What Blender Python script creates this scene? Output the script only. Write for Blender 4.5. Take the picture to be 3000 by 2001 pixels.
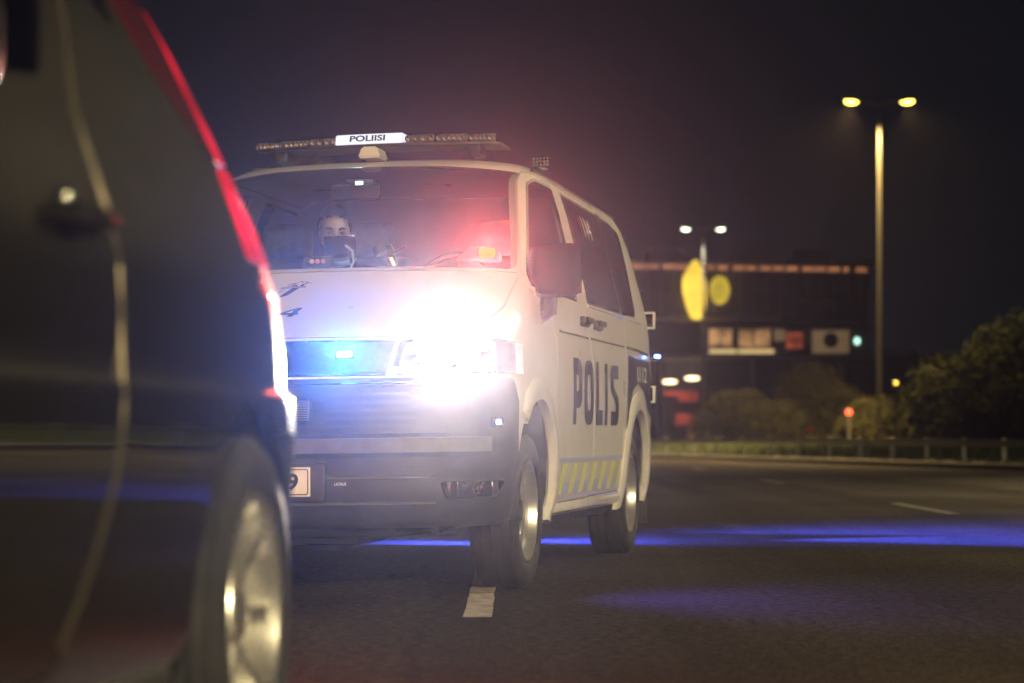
import bpy, bmesh, math, random
from mathutils import Vector, Matrix
R = math.radians
random.seed(7)
sc = bpy.context.scene
for o in list(bpy.data.objects): bpy.data.objects.remove(o)
COL = sc.collection

# ------------------------------------------------------------------ camera, world, exposure
CAM_H = .661
cd = bpy.data.cameras.new('camera'); cam = bpy.data.objects.new('camera', cd); COL.objects.link(cam)
cam.location = (0, 0, CAM_H); cam.rotation_euler = (R(90), 0, 0)
cd.sensor_width = 36; cd.lens = 6686 / 3000 * 36
cd.shift_y = (1275.2 - 1000.5) / 3000
cd.clip_start = .05; cd.clip_end = 1000
cd.dof.use_dof = True; cd.dof.focus_distance = 9.9; cd.dof.aperture_fstop = 2.6
sc.camera = cam
wd = bpy.data.worlds.new('World'); sc.world = wd; wd.use_nodes = True
wb = wd.node_tree.nodes['Background']
wb.inputs['Color'].default_value = (.62, .74, 1.0, 1); wb.inputs['Strength'].default_value = .006   # night sky
vs = sc.view_settings; vs.view_transform = 'Standard'; vs.look = 'None'; vs.exposure = 0; vs.gamma = 1; vs.use_curve_mapping = False
sc.cycles.use_denoising = True; sc.cycles.use_light_tree = True
sc.cycles.max_bounces = 8; sc.cycles.diffuse_bounces = 3; sc.cycles.glossy_bounces = 4; sc.cycles.transparent_max_bounces = 16
sc.cycles.volume_bounces = 0; sc.cycles.sample_clamp_indirect = 4; sc.cycles.caustics_reflective = False; sc.cycles.caustics_refractive = False

# ------------------------------------------------------------------ materials
def N(nt, t, **kw):
    n = nt.nodes.new(t)
    for k, v in kw.items():
        if k in n.inputs: n.inputs[k].default_value = v
        else: setattr(n, k, v)
    return n
def mat(name, col, rough=.5, metal=0., coat=0., vary=.12, scale=6., bump=0., bscale=200., spec=.5, col2=None):
    """principled with a noise-broken base colour, roughness and fine relief"""
    m = bpy.data.materials.new(name); m.use_nodes = True; nt = m.node_tree; p = nt.nodes['Principled BSDF']
    tc = N(nt, 'ShaderNodeTexCoord'); nz = N(nt, 'ShaderNodeTexNoise', Scale=scale, Detail=6.0, Roughness=.6)
    nt.links.new(tc.outputs['Object'], nz.inputs['Vector'])
    mx = N(nt, 'ShaderNodeMix', data_type='RGBA')
    c2 = col2 or tuple(c * (1 - vary * 2) for c in col)
    mx.inputs[6].default_value = (*col, 1); mx.inputs[7].default_value = (*c2, 1)
    rp = N(nt, 'ShaderNodeMapRange'); rp.inputs[1].default_value = .35; rp.inputs[2].default_value = .75
    nt.links.new(nz.outputs['Fac'], rp.inputs[0]); nt.links.new(rp.outputs[0], mx.inputs[0])
    nt.links.new(mx.outputs[2], p.inputs['Base Color'])
    rr = N(nt, 'ShaderNodeMapRange'); rr.inputs[3].default_value = max(.02, rough - .06); rr.inputs[4].default_value = min(1, rough + .1)
    nt.links.new(nz.outputs['Fac'], rr.inputs[0]); nt.links.new(rr.outputs[0], p.inputs['Roughness'])
    p.inputs['Metallic'].default_value = metal; p.inputs['Coat Weight'].default_value = coat; p.inputs['Coat Roughness'].default_value = .04
    p.inputs['Specular IOR Level'].default_value = spec
    if bump:
        n2 = N(nt, 'ShaderNodeTexNoise', Scale=bscale, Detail=4.0); nt.links.new(tc.outputs['Object'], n2.inputs['Vector'])
        b = N(nt, 'ShaderNodeBump', Strength=bump, Distance=.01); nt.links.new(n2.outputs['Fac'], b.inputs['Height']); nt.links.new(b.outputs[0], p.inputs['Normal'])
    return m
def emit(name, col, strength, vary=0., scale=8.):
    m = bpy.data.materials.new(name); m.use_nodes = True; nt = m.node_tree
    for n in list(nt.nodes): nt.nodes.remove(n)
    out = N(nt, 'ShaderNodeOutputMaterial'); e = N(nt, 'ShaderNodeEmission'); e.inputs[0].default_value = (*col, 1); e.inputs[1].default_value = strength
    if vary:
        tc = N(nt, 'ShaderNodeTexCoord'); nz = N(nt, 'ShaderNodeTexNoise', Scale=scale, Detail=3.0); nt.links.new(tc.outputs['Object'], nz.inputs['Vector'])
        rp = N(nt, 'ShaderNodeMapRange'); rp.inputs[1].default_value = .35; rp.inputs[2].default_value = .65
        rp.inputs[3].default_value = strength * (1 - vary); rp.inputs[4].default_value = strength * (1 + vary)
        nt.links.new(nz.outputs['Fac'], rp.inputs[0]); nt.links.new(rp.outputs[0], e.inputs[1])
    nt.links.new(e.outputs[0], out.inputs[0]); m.cycles.emission_sampling = 'NONE'
    return m
def glass(name, tint=(.9, .95, .95), rough=.01, refl=1.):
    """thin pane: fresnel mix of tinted transparency and sharp reflection"""
    m = bpy.data.materials.new(name); m.use_nodes = True; nt = m.node_tree
    for n in list(nt.nodes): nt.nodes.remove(n)
    out = N(nt, 'ShaderNodeOutputMaterial'); t = N(nt, 'ShaderNodeBsdfTransparent'); t.inputs[0].default_value = (*tint, 1)
    g = N(nt, 'ShaderNodeBsdfGlossy', Roughness=rough); g.inputs[0].default_value = (refl, refl, refl, 1)
    f = N(nt, 'ShaderNodeFresnel', IOR=1.45); mx = N(nt, 'ShaderNodeMixShader')
    ge = N(nt, 'ShaderNodeNewGeometry'); iv = N(nt, 'ShaderNodeMath', operation='SUBTRACT'); iv.inputs[0].default_value = 1; nt.links.new(ge.outputs['Backfacing'], iv.inputs[1])
    fm = N(nt, 'ShaderNodeMath', operation='MULTIPLY'); nt.links.new(f.outputs[0], fm.inputs[0]); nt.links.new(iv.outputs[0], fm.inputs[1])
    nt.links.new(fm.outputs[0], mx.inputs[0]); nt.links.new(t.outputs[0], mx.inputs[1]); nt.links.new(g.outputs[0], mx.inputs[2]); nt.links.new(mx.outputs[0], out.inputs[0])
    return m

M = {}
M['white'] = mat('van_white_paint', (.80, .79, .76), .28, coat=.6, vary=.03, scale=3)
def grime(m, z0, z1, col, amt):
    nt = m.node_tree; p = nt.nodes['Principled BSDF']; L = nt.links.new; src = p.inputs['Base Color'].links[0].from_socket
    tc = N(nt, 'ShaderNodeTexCoord'); sp = N(nt, 'ShaderNodeSeparateXYZ'); L(tc.outputs['Object'], sp.inputs[0]); r = N(nt, 'ShaderNodeMapRange'); r.inputs[1].default_value = z1; r.inputs[2].default_value = z0; L(sp.outputs['Z'], r.inputs[0])
    nz = N(nt, 'ShaderNodeTexNoise', Scale=7.0, Detail=9.0, Roughness=.75); L(tc.outputs['Object'], nz.inputs['Vector']); r2 = N(nt, 'ShaderNodeMapRange'); r2.inputs[1].default_value = .40; r2.inputs[2].default_value = .72; L(nz.outputs['Fac'], r2.inputs[0])
    mu = N(nt, 'ShaderNodeMath', operation='MULTIPLY'); L(r.outputs[0], mu.inputs[0]); L(r2.outputs[0], mu.inputs[1]); m2 = N(nt, 'ShaderNodeMath', operation='MULTIPLY'); m2.inputs[1].default_value = amt; L(mu.outputs[0], m2.inputs[0])
    mx = N(nt, 'ShaderNodeMix', data_type='RGBA'); mx.inputs[7].default_value = (*col, 1); L(m2.outputs[0], mx.inputs[0]); L(src, mx.inputs[6]); L(mx.outputs[2], p.inputs['Base Color'])
grime(M['white'], .25, 1.0, (.26, .21, .15), .45)
M['dark_in'] = mat('interior_plastic', (.03, .03, .033), .6, vary=.2)
M['black_plastic'] = mat('black_plastic', (.028, .029, .032), .45, vary=.2, scale=9, bump=.15, bscale=300)
M['grey_plastic'] = mat('grey_plastic', (.12, .125, .135), .45, vary=.15, scale=9, bump=.1, bscale=300)
M['gloss_black'] = mat('gloss_black', (.012, .013, .016), .12, coat=.8, vary=.2)
M['chrome'] = mat('chrome', (.8, .8, .8), .12, metal=1, vary=.05)
M['rubber'] = mat('tyre_rubber', (.022, .022, .023), .75, vary=.25, scale=14, bump=.3, bscale=90)
M['rim'] = mat('silver_steel', (.52, .52, .53), .32, metal=.75, vary=.12, scale=20)
M['alloy'] = mat('alloy', (.78, .77, .74), .25, metal=.9, vary=.12, scale=20)
M['hub'] = mat('dark_hub', (.05, .05, .055), .5, vary=.2)
M['seal'] = mat('rubber_seal', (.012, .012, .013), .5)
M['navy'] = mat('navy_vinyl', (.012, .022, .10), .4, vary=.08)
M['navy_dark'] = mat('dark_navy_vinyl', (.010, .016, .055), .35, vary=.08)
M['crest'] = mat('violet_blue_vinyl', (.07, .055, .20), .45, vary=.08)
M['yellow'] = mat('yellow_reflective', (.70, .74, .22), .35, vary=.08, scale=30)
M['blue_refl'] = mat('pale_blue_reflective', (.42, .48, .74), .35, vary=.08, scale=30)
M['white_vinyl'] = mat('white_vinyl', (.8, .8, .8), .4, vary=.04)
M['plate_white'] = mat('plate_white', (.8, .78, .75), .4, vary=.06, scale=40)
M['ws_glass'] = glass('windscreen_glass', (.82, .88, .88))
M['tint_glass'] = glass('tinted_glass', (.10, .11, .12))
M['side_glass'] = glass('side_glass', (.45, .48, .50))
M['lens'] = glass('clear_lens', (.93, .95, .96))
M['reflector'] = mat('reflector', (.85, .85, .85), .08, metal=1, vary=.03)
M['head_emit'] = emit('headlight_led', (1, .97, .88), 220)
M['drl_emit'] = emit('daytime_led', (1, .96, .85), 14)
M['blue_emit'] = emit('blue_led', (.06, .36, 1.0), 9)
M['bluedot_emit'] = emit('blue_side_led', (.10, .22, 1.0), 16)
M['orange_emit'] = emit('red_orange_led', (1.0, .085, .008), 6.5)
M['sign_emit'] = emit('sign_white_lit', (.93, .95, 1.0), 1.05)
M['dome_emit'] = emit('cabin_lamp', (.75, .95, 1.0), 25)
M['led_cell'] = mat('led_cell', (.6, .58, .55), .15, metal=.7, vary=.3, scale=60)
M['car_paint'] = mat('dark_metallic_paint', (.0095, .0085, .008), .45, metal=.0, coat=1., vary=.08, scale=3, spec=.02)
M['edge'] = mat('door_gleam_metal', (.16, .14, .10), .38, metal=.8, vary=.1)  # lighter metal tone stands in for the highlight along the painted door seam
M['mirror_black'] = mat('mirror_shell', (.007, .007, .008), .9, vary=.2, spec=0.)

# ------------------------------------------------------------------ object helpers
def link(name, me, m=None, parent=None, smooth=35):
    o = bpy.data.objects.new(name, me); COL.objects.link(o)
    if m is not None:
        if not me.materials:
            for k in (m if isinstance(m, (list, tuple)) else [m]): me.materials.append(k)
    if smooth:
        me.polygons.foreach_set('use_smooth', [True] * len(me.polygons)); me.set_sharp_from_angle(angle=R(smooth))
    if parent: o.parent = parent
    return o
def frombm(bm, name='m'):
    me = bpy.data.meshes.new(name); bm.to_mesh(me); bm.free(); return me
def obj(name, bm, m, parent=None, smooth=35): return link(name, frombm(bm, name), m, parent, smooth)
def empty(name, loc, rz=0, label=None, cat=None, group=None):
    o = bpy.data.objects.new(name, None); COL.objects.link(o); o.location = loc; o.rotation_euler = (0, 0, rz); o.empty_display_size = .3
    tag(o, label, cat, group); return o
def tag(o, label=None, cat=None, group=None, kind=None):
    if label: o['label'] = label
    if cat: o['category'] = cat
    if group: o['group'] = group
    if kind: o['kind'] = kind
    return o
def box(bm, c, s, bev=0., rot=None, seg=2):
    r = bmesh.ops.create_cube(bm, size=1.0); vs_ = r['verts']
    for v in vs_: v.co = Vector((v.co.x * s[0], v.co.y * s[1], v.co.z * s[2]))
    if bev:
        es = list({e for v in vs_ for e in v.link_edges})
        rb = bmesh.ops.bevel(bm, geom=es, offset=min(bev, min(s) * .45), segments=seg, affect='EDGES', profile=.5)
        vs_ = list({v for f in rb['faces'] for v in f.verts} | {v for v in vs_ if v.is_valid})
    for v in vs_:
        p = v.co.copy()
        if rot is not None: p = rot @ p
        v.co = p + Vector(c)
    return vs_
def boxo(name, c, s, m, parent=None, bev=0., rot=None):
    bm = bmesh.new(); box(bm, c, s, bev, rot); return obj(name, bm, m, parent)
def tube(bm, pts, rad, seg=10, cap=True):
    rings = []; n = len(pts); pts = [Vector(p) for p in pts]
    for i, p in enumerate(pts):
        d = (pts[min(i + 1, n - 1)] - pts[max(i - 1, 0)]).normalized()
        a = d.orthogonal().normalized() if i == 0 else (rings_a - d * rings_a.dot(d)).normalized()
        rings_a = a; b = d.cross(a); r = rad[i] if isinstance(rad, (list, tuple)) else rad
        rings.append([bm.verts.new(p + (a * math.cos(t * 2 * math.pi / seg) + b * math.sin(t * 2 * math.pi / seg)) * r) for t in range(seg)])
    for i in range(n - 1):
        for t in range(seg): bm.faces.new((rings[i][t], rings[i][(t + 1) % seg], rings[i + 1][(t + 1) % seg], rings[i + 1][t]))
    if cap: bm.faces.new(rings[0][::-1]); bm.faces.new(rings[-1])
def lathe(bm, prof, seg=40, axis='x', closed=False):
    """prof: (axial, radius) pairs revolved about the local x axis"""
    rings = [[bm.verts.new((a, r * math.cos(t * 2 * math.pi / seg), r * math.sin(t * 2 * math.pi / seg))) for t in range(seg)] for a, r in prof]
    m = len(prof)
    for i in range(m if closed else m - 1):
        A, B = rings[i], rings[(i + 1) % m]
        for t in range(seg): bm.faces.new((A[t], A[(t + 1) % seg], B[(t + 1) % seg], B[t]))
    return rings
def prism(poly, plane, a, b):
    """closed prism; plane 'side' = (v,z) swept along x from a to b, 'front' = (u,z) swept along y, 'top' = (x,y) swept along z"""
    bm = bmesh.new()
    def P(q, t): return {'side': (t, q[0], q[1]), 'front': (q[0], t, q[1]), 'top': (q[0], q[1], t)}[plane]
    A = [bm.verts.new(P(q, a)) for q in poly]; B = [bm.verts.new(P(q, b)) for q in poly]; n = len(poly)
    bm.faces.new(A); bm.faces.new(B[::-1])
    for i in range(n): bm.faces.new((A[i], B[i], B[(i + 1) % n], A[(i + 1) % n]))
    bmesh.ops.recalc_face_normals(bm, faces=bm.faces)
    return frombm(bm)
def offs(poly, d):
    """offset a polygon outwards by d (mitred)"""
    n = len(poly); ar = sum(poly[i][0] * poly[(i + 1) % n][1] - poly[(i + 1) % n][0] * poly[i][1] for i in range(n)); s = 1 if ar > 0 else -1; out = []
    for i in range(n):
        p0, p, p1 = Vector(poly[i - 1]), Vector(poly[i]), Vector(poly[(i + 1) % n])
        e0 = (p - p0).normalized(); e1 = (p1 - p).normalized(); n0 = Vector((e0.y, -e0.x)) * s; n1 = Vector((e1.y, -e1.x)) * s
        m_ = (n0 + n1); m_ = m_ / max(.35, m_.dot(n0)) if m_.length > 1e-6 else n0
        out.append(tuple(p + m_ * d))
    return out
def rounded(poly, r, seg=4):
    n = len(poly); out = []
    for i in range(n):
        p0, p, p1 = Vector(poly[i - 1]), Vector(poly[i]), Vector(poly[(i + 1) % n])
        rr = min(r, (p - p0).length * .45, (p1 - p).length * .45); a = p + (p0 - p).normalized() * rr; b = p + (p1 - p).normalized() * rr
        for k in range(seg + 1):
            t = k / seg; out.append(tuple(a * (1 - t) ** 2 + p * 2 * t * (1 - t) + b * t * t))
    return out
def mir(poly): return [(-x, y) for x, y in poly][::-1]
_tmp = []
def boolean(me, cutters, op):
    """cutters: meshes, applied one after the other"""
    o = bpy.data.objects.new('tmp', me); COL.objects.link(o); cs = []
    for c in (cutters if isinstance(cutters, list) else [cutters]):
        q = bpy.data.objects.new('tmpc', c); COL.objects.link(q); cs.append(q)
        md = o.modifiers.new('b', 'BOOLEAN'); md.operation = op; md.object = q; md.solver = 'EXACT'
    dg = bpy.context.evaluated_depsgraph_get(); dg.update()
    r = bpy.data.meshes.new_from_object(o.evaluated_get(dg), depsgraph=dg)
    for q in cs + [o]: bpy.data.objects.remove(q)
    return r
def lerp(tab, z):
    if z <= tab[0][0]: return tab[0][1:]
    for a, b in zip(tab, tab[1:]):
        if z <= b[0]:
            t = (z - a[0]) / (b[0] - a[0]); return tuple(x + (y - x) * t for x, y in zip(a[1:], b[1:]))
    return tab[-1][1:]
def loft(tab, levels, inset=0., nf=3., nr=2.6, cf=16, cs=16, cr=10, roll=0., base=0):
    """closed shell: one superelliptic plan outline for each height; tab rows = z, v_front, v_rear, half width, front round, rear round"""
    bm = bmesh.new(); rings = []
    for z in levels:
        vf, vr, w, af, ar = lerp(tab, z); vf += inset; vr -= inset; w -= inset; half = []
        for i in range(cf):
            ph = i / cf * math.pi / 2; half.append((w * math.sin(ph) ** (2 / nf) if ph else 0, vf + af * (1 - math.cos(ph) ** (2 / nf))))
        for i in range(cs + 1): half.append((w, vf + af + (vr - ar - vf - af) * i / cs))
        for i in range(1, cr + 1):
            ph = i / cr * math.pi / 2; c_ = max(0, math.cos(ph)); half.append((w * c_ ** (2 / nr) if i < cr else 0, vr - ar + ar * math.sin(ph) ** (2 / nr)))
        full = half + [(-u, v) for u, v in half[-2:0:-1]]
        zz = min(max(z, levels[0] + inset), levels[-1] - inset)
        rings.append([bm.verts.new((u, v, zz)) for u, v in full])
    n = len(rings[0])
    for A, B in zip(rings, rings[1:]):
        for t in range(n): bm.faces.new((A[t], A[(t + 1) % n], B[(t + 1) % n], B[t]))
    bm.faces.new(rings[0][::-1]); bm.faces.new(rings[-1])
    bmesh.ops.recalc_face_normals(bm, faces=bm.faces)
    if inset > 0 and base: bmesh.ops.reverse_faces(bm, faces=bm.faces)
    return bm
def join_bm(*bms):
    me = bpy.data.meshes.new('j'); out = bmesh.new()
    for i, b in enumerate(bms):
        for f in b.faces: f.material_index = i
        t = bpy.data.meshes.new('t'); b.to_mesh(t); out.from_mesh(t); b.free()
    return out
def textmesh(s, bold=.02, res=4, shear=0.):
    c = bpy.data.curves.new('txt', 'FONT'); c.body = s; c.size = 1; c.offset = bold; c.resolution_u = res; c.shear = shear; c.fill_mode = 'BOTH'
    o = bpy.data.objects.new('txt', c); COL.objects.link(o); dg = bpy.context.evaluated_depsgraph_get(); dg.update()
    me = bpy.data.meshes.new_from_object(o.evaluated_get(dg), depsgraph=dg); bpy.data.objects.remove(o); return me
def decal(name, me2d, fit, mapf, m, parent, cell=.05, keep=False):
    """flat print laid on a surface: a 2-D mesh fitted to the box fit=(a0,b0,a1,b1), subdivided and mapped by mapf(a,b)->xyz"""
    bm = bmesh.new(); bm.from_mesh(me2d)
    if not keep:
        xs = [v.co.x for v in bm.verts]; ys = [v.co.y for v in bm.verts]; x0, x1, y0, y1 = min(xs), max(xs), min(ys), max(ys)
        for v in bm.verts: v.co = Vector((fit[0] + (v.co.x - x0) / (x1 - x0) * (fit[2] - fit[0]), fit[1] + (v.co.y - y0) / (y1 - y0) * (fit[3] - fit[1]), 0))
    for it in range(3):
        es = [e for e in bm.edges if e.calc_length() > cell]
        if not es: break
        bmesh.ops.subdivide_edges(bm, edges=es, cuts=1); bmesh.ops.triangulate(bm, faces=[f for f in bm.faces if len(f.verts) > 4])
    for v in bm.verts: v.co = Vector(mapf(v.co.x, v.co.y))
    return obj(name, bm, m, parent, 0)
def polymesh(*polys):
    bm = bmesh.new()
    for p in polys: bm.faces.new([bm.verts.new((x, y, 0)) for x, y in p])
    bmesh.ops.triangulate(bm, faces=bm.faces); return frombm(bm)
def stroke(pts, w, closed=False):
    """flat ribbon along a polyline, as quads"""
    q = []; n = len(pts)
    for i in range(n if closed else n - 1):
        a, b = Vector(pts[i]), Vector(pts[(i + 1) % n]); d = (b - a)
        if d.length < 1e-6: continue
        d.normalize(); nn = Vector((-d.y, d.x)) * w / 2; a = a - d * w * .3; b = b + d * w * .3
        q.append([tuple(a + nn), tuple(a - nn), tuple(b - nn), tuple(b + nn)])
    return q
def spot(name, loc, direction, power, col, angle, blend=.6, size=.05, parent=None, scale=None):
    l = bpy.data.lights.new(name, 'SPOT'); l.energy = power; l.color = col; l.spot_size = R(angle); l.spot_blend = blend; l.shadow_soft_size = size
    o = bpy.data.objects.new(name, l); COL.objects.link(o); o.location = loc; o.rotation_euler = Vector(direction).to_track_quat('-Z', 'Y').to_euler()
    if scale: o.scale = scale
    if parent: o.parent = parent
    return o
def point(name, loc, power, col, size=.03, parent=None):
    l = bpy.data.lights.new(name, 'POINT'); l.energy = power; l.color = col; l.shadow_soft_size = size
    o = bpy.data.objects.new(name, l); COL.objects.link(o); o.location = loc
    if parent: o.parent = parent
    return o
def copy_tree(o, parent=None):
    c = o.copy(); COL.objects.link(c); c.parent = parent
    for ch in [x for x in o.children]: copy_tree(ch, c)
    return c

# ------------------------------------------------------------------ ground, road, verge
def asphalt():
    m = bpy.data.materials.new('asphalt'); m.use_nodes = True; nt = m.node_tree; p = nt.nodes['Principled BSDF']
    tc = N(nt, 'ShaderNodeTexCoord'); L = nt.links.new
    big = N(nt, 'ShaderNodeTexNoise', Scale=.35, Detail=5.0); fine = N(nt, 'ShaderNodeTexVoronoi', Scale=75.0); mid = N(nt, 'ShaderNodeTexNoise', Scale=24.0, Detail=8.0, Roughness=.75)
    for n in (big, fine, mid): L(tc.outputs['Object'], n.inputs['Vector'])
    r1 = N(nt, 'ShaderNodeValToRGB'); r1.color_ramp.elements[0].position = .3; r1.color_ramp.elements[0].color = (.024, .022, .0205, 1); r1.color_ramp.elements[1].position = .72; r1.color_ramp.elements[1].color = (.048, .044, .041, 1)
    L(big.outputs['Fac'], r1.inputs[0])
    r2 = N(nt, 'ShaderNodeValToRGB'); r2.color_ramp.elements[0].position = .32; r2.color_ramp.elements[0].color = (.18, .18, .19, 1); r2.color_ramp.elements[1].position = .68; r2.color_ramp.elements[1].color = (2.4, 2.3, 2.15, 1)
    L(mid.outputs['Fac'], r2.inputs[0])
    mu = N(nt, 'ShaderNodeMix', data_type='RGBA', blend_type='MULTIPLY'); mu.inputs[0].default_value = 1; L(r1.outputs[0], mu.inputs[6]); L(r2.outputs[0], mu.inputs[7])
    mp = N(nt, 'ShaderNodeMapping'); mp.inputs['Scale'].default_value = (1.3, .05, 1); L(tc.outputs['Object'], mp.inputs[0]); st = N(nt, 'ShaderNodeTexNoise', Scale=1.0, Detail=4.0); L(mp.outputs[0], st.inputs['Vector'])
    r3 = N(nt, 'ShaderNodeMapRange'); r3.inputs[1].default_value = .3; r3.inputs[2].default_value = .7; r3.inputs[3].default_value = .65; r3.inputs[4].default_value = 1.35; L(st.outputs['Fac'], r3.inputs[0])
    dn = N(nt, 'ShaderNodeTexNoise', Scale=1.6, Detail=5.0); L(tc.outputs['Object'], dn.inputs['Vector']); va = N(nt, 'ShaderNodeVectorMath', operation='MULTIPLY_ADD'); va.inputs[1].default_value = (.5, .5, .5); L(dn.outputs['Color'], va.inputs[0]); L(tc.outputs['Object'], va.inputs[2])
    ck = N(nt, 'ShaderNodeTexVoronoi', Scale=.28, feature='DISTANCE_TO_EDGE'); L(va.outputs[0], ck.inputs['Vector']); r4 = N(nt, 'ShaderNodeMapRange'); r4.inputs[1].default_value = .002; r4.inputs[2].default_value = .006; r4.inputs[3].default_value = .72; r4.inputs[4].default_value = 1.0; L(ck.outputs['Distance'], r4.inputs[0])
    m3 = N(nt, 'ShaderNodeMath', operation='MULTIPLY'); L(r3.outputs[0], m3.inputs[0]); L(r4.outputs[0], m3.inputs[1])
    m4 = N(nt, 'ShaderNodeMix', data_type='RGBA', blend_type='MULTIPLY'); m4.inputs[0].default_value = 1; L(mu.outputs[2], m4.inputs[6]); L(m3.outputs[0], m4.inputs[7])
    L(m4.outputs[2], p.inputs['Base Color']); p.inputs['Roughness'].default_value = .9; p.inputs['Specular IOR Level'].default_value = .05
    ad = N(nt, 'ShaderNodeMath', operation='ADD'); L(mid.outputs['Fac'], ad.inputs[0]); L(fine.outputs['Distance'], ad.inputs[1])
    b = N(nt, 'ShaderNodeBump', Strength=.9, Distance=.008); L(ad.outputs[0], b.inputs['Height']); L(b.outputs[0], p.inputs['Normal'])
    return m
M['asphalt'] = asphalt()
M['soil'] = mat('dark_soil', (.035, .038, .022), .9, vary=.3, scale=.6, bump=.5, bscale=8)
M['kerb'] = mat('kerb_stone', (.20, .19, .18), .8, vary=.2, scale=4, bump=.3, bscale=40)
M['paint'] = mat('road_paint', (.62, .60, .56), .7, vary=.3, scale=16, bump=.5, bscale=120, col2=(.16, .15, .14))
M['steel'] = mat('galvanised_steel', (.42, .42, .41), .45, metal=.8, vary=.15, scale=5)
M['pole'] = mat('lamp_pole_paint', (.10, .096, .085), .5, metal=.3, vary=.12, scale=3)
bm = bmesh.new(); bm.faces.new([bm.verts.new(p) for p in ((-400, -150, -.03), (400, -150, -.03), (400, 600, -.03), (-400, 600, -.03))])
tag(obj('ground', bm, M['soil'], smooth=0), kind='structure')
EDGE = [(11.6, -60), (11.5, 0), (11.3, 20), (10.9, 31), (9.6, 42), (6.8, 55), (4.1, 65), (0.2, 78), (-6, 94), (-16, 112), (-34, 135)]
LEFT = [(-13, -60), (-13, 0), (-13, 20), (-13.5, 31), (-15, 42), (-18, 55), (-21, 65), (-26, 78), (-33, 94), (-44, 112), (-62, 135)]
bm = bmesh.new(); A = [bm.verts.new((*p, .0)) for p in EDGE]; B = [bm.verts.new((*p, .0)) for p in LEFT]
for i in range(len(A) - 1): bm.faces.new((A[i], A[i + 1], B[i + 1], B[i]))
bmesh.ops.recalc_face_normals(bm, faces=bm.faces)
for f in bm.faces:
    if f.normal.z < 0: f.normal_flip()
road = tag(obj('road', bm, M['asphalt'], smooth=0), kind='structure')
M['worn'] = mat('worn_road_paint', (.16, .15, .13), .8, vary=.3, scale=12, col2=(.05, .045, .04))
def dash(x, y0, y1, w=.105, m='worn'):
    bm = bmesh.new(); rnd = random.Random(int(y0 * 10)); n = 22
    L_ = [bm.verts.new((x - w / 2 + rnd.uniform(-.0025, .0025), y0 + (y1 - y0) * i / n, .004)) for i in range(n + 1)]
    R_ = [bm.verts.new((x + w / 2 + rnd.uniform(-.0025, .0025), y0 + (y1 - y0) * i / n, .004)) for i in range(n + 1)]
    for i in range(n): bm.faces.new((L_[i], R_[i], R_[i + 1], L_[i + 1]))
    return obj('lane_dash', bm, M[m], road, 0)
dash(-.125, 8.25, 11.2, m='paint'); dash(-.125, 20.2, 23.2); dash(3.7, 19.1, 22.1); dash(3.7, 31.1, 34.1); dash(3.65, 43, 46)
def sweep(name, pts, prof, m, parent=None):
    """sweep a (lateral, z) profile along plan points"""
    bm = bmesh.new(); rings = []
    for i, p in enumerate(pts):
        a = Vector(pts[max(i - 1, 0)]); b = Vector(pts[min(i + 1, len(pts) - 1)]); d = (b - a).normalized(); nn = Vector((d.y, -d.x))
        rings.append([bm.verts.new((p[0] + nn.x * q[0], p[1] + nn.y * q[0], q[1])) for q in prof])
    k = len(prof)
    for i in range(len(rings) - 1):
        for j in range(k): bm.faces.new((rings[i][j], rings[i][(j + 1) % k], rings[i + 1][(j + 1) % k], rings[i + 1][j]))
    bm.faces.new(rings[0]); bm.faces.new(rings[-1][::-1]); bmesh.ops.recalc_face_normals(bm, faces=bm.faces)
    return obj(name, bm, m, parent, 30)
tag(sweep('kerb', EDGE, [(.0, -.1), (.0, .10), (.03, .12), (.15, .12), (.15, -.1)], M['kerb']), kind='structure')
tag(sweep('verge', EDGE, [(.15, -.1), (.15, .09), (3, .14), (9, .25), (16, .3), (16, -.1)], M['soil']), kind='structure')

# ------------------------------------------------------------------ police van
TH = .1999
van = empty('police_van', (-.8328, 10.0813, 0), -TH, 'white police van with lit headlight, POLIIS lettering and light bar'.replace('POLIIS ', 'POLIS '), 'police van')
VT = [  # z, v_front, v_rear, half width, front round, rear round
 (.29, -.79, 3.90, .900, .58, .38), (.33, -.86, 3.94, .922, .58, .38), (.40, -.895, 3.95, .936, .58, .39), (.58, -.905, 3.96, .949, .58, .40), (.60, -.925, 3.96, .950, .58, .40),
 (.655, -.925, 3.96, .951, .58, .40), (.675, -.90, 3.96, .951, .58, .40), (.80, -.893, 3.96, .955, .58, .40), (.95, -.872, 3.96, .955, .58, .40), (1.04, -.845, 3.96, .953, .58, .40), (1.07, -.81, 3.96, .952, .58, .40),
 (1.12, -.71, 3.96, .950, .58, .40), (1.15, -.655, 3.96, .945, .59, .40), (1.22, -.52, 3.955, .943, .60, .40), (1.30, -.385, 3.95, .935, .61, .40), (1.37, -.27, 3.94, .925, .62, .40),
 (1.45, -.145, 3.93, .905, .63, .40), (1.60, .085, 3.91, .867, .64, .40), (1.75, .315, 3.885, .825, .64, .40), (1.86, .475, 3.85, .787, .62, .42), (1.92, .565, 3.80, .757, .60, .45),
 (1.955, .66, 3.72, .712, .6, .5), (1.98, .82, 3.60, .64, .6, .5), (1.995, 1.02, 3.45, .54, .6, .5), (2.003, 1.3, 3.2, .40, .5, .5)]
LV = [.29, .305, .33, .36, .40, .46, .52, .58, .60, .628, .655, .675, .73, .80, .87, .95, 1.0, 1.04, 1.07, 1.095, 1.12, 1.15, 1.18, 1.22, 1.26, 1.30, 1.335, 1.37, 1.41, 1.45, 1.5, 1.55, 1.60, 1.65, 1.70, 1.75, 1.81, 1.86, 1.895, 1.92, 1.94, 1.955, 1.97, 1.98, 1.99, 1.995, 2.003]
ROLL = .0148
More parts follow.
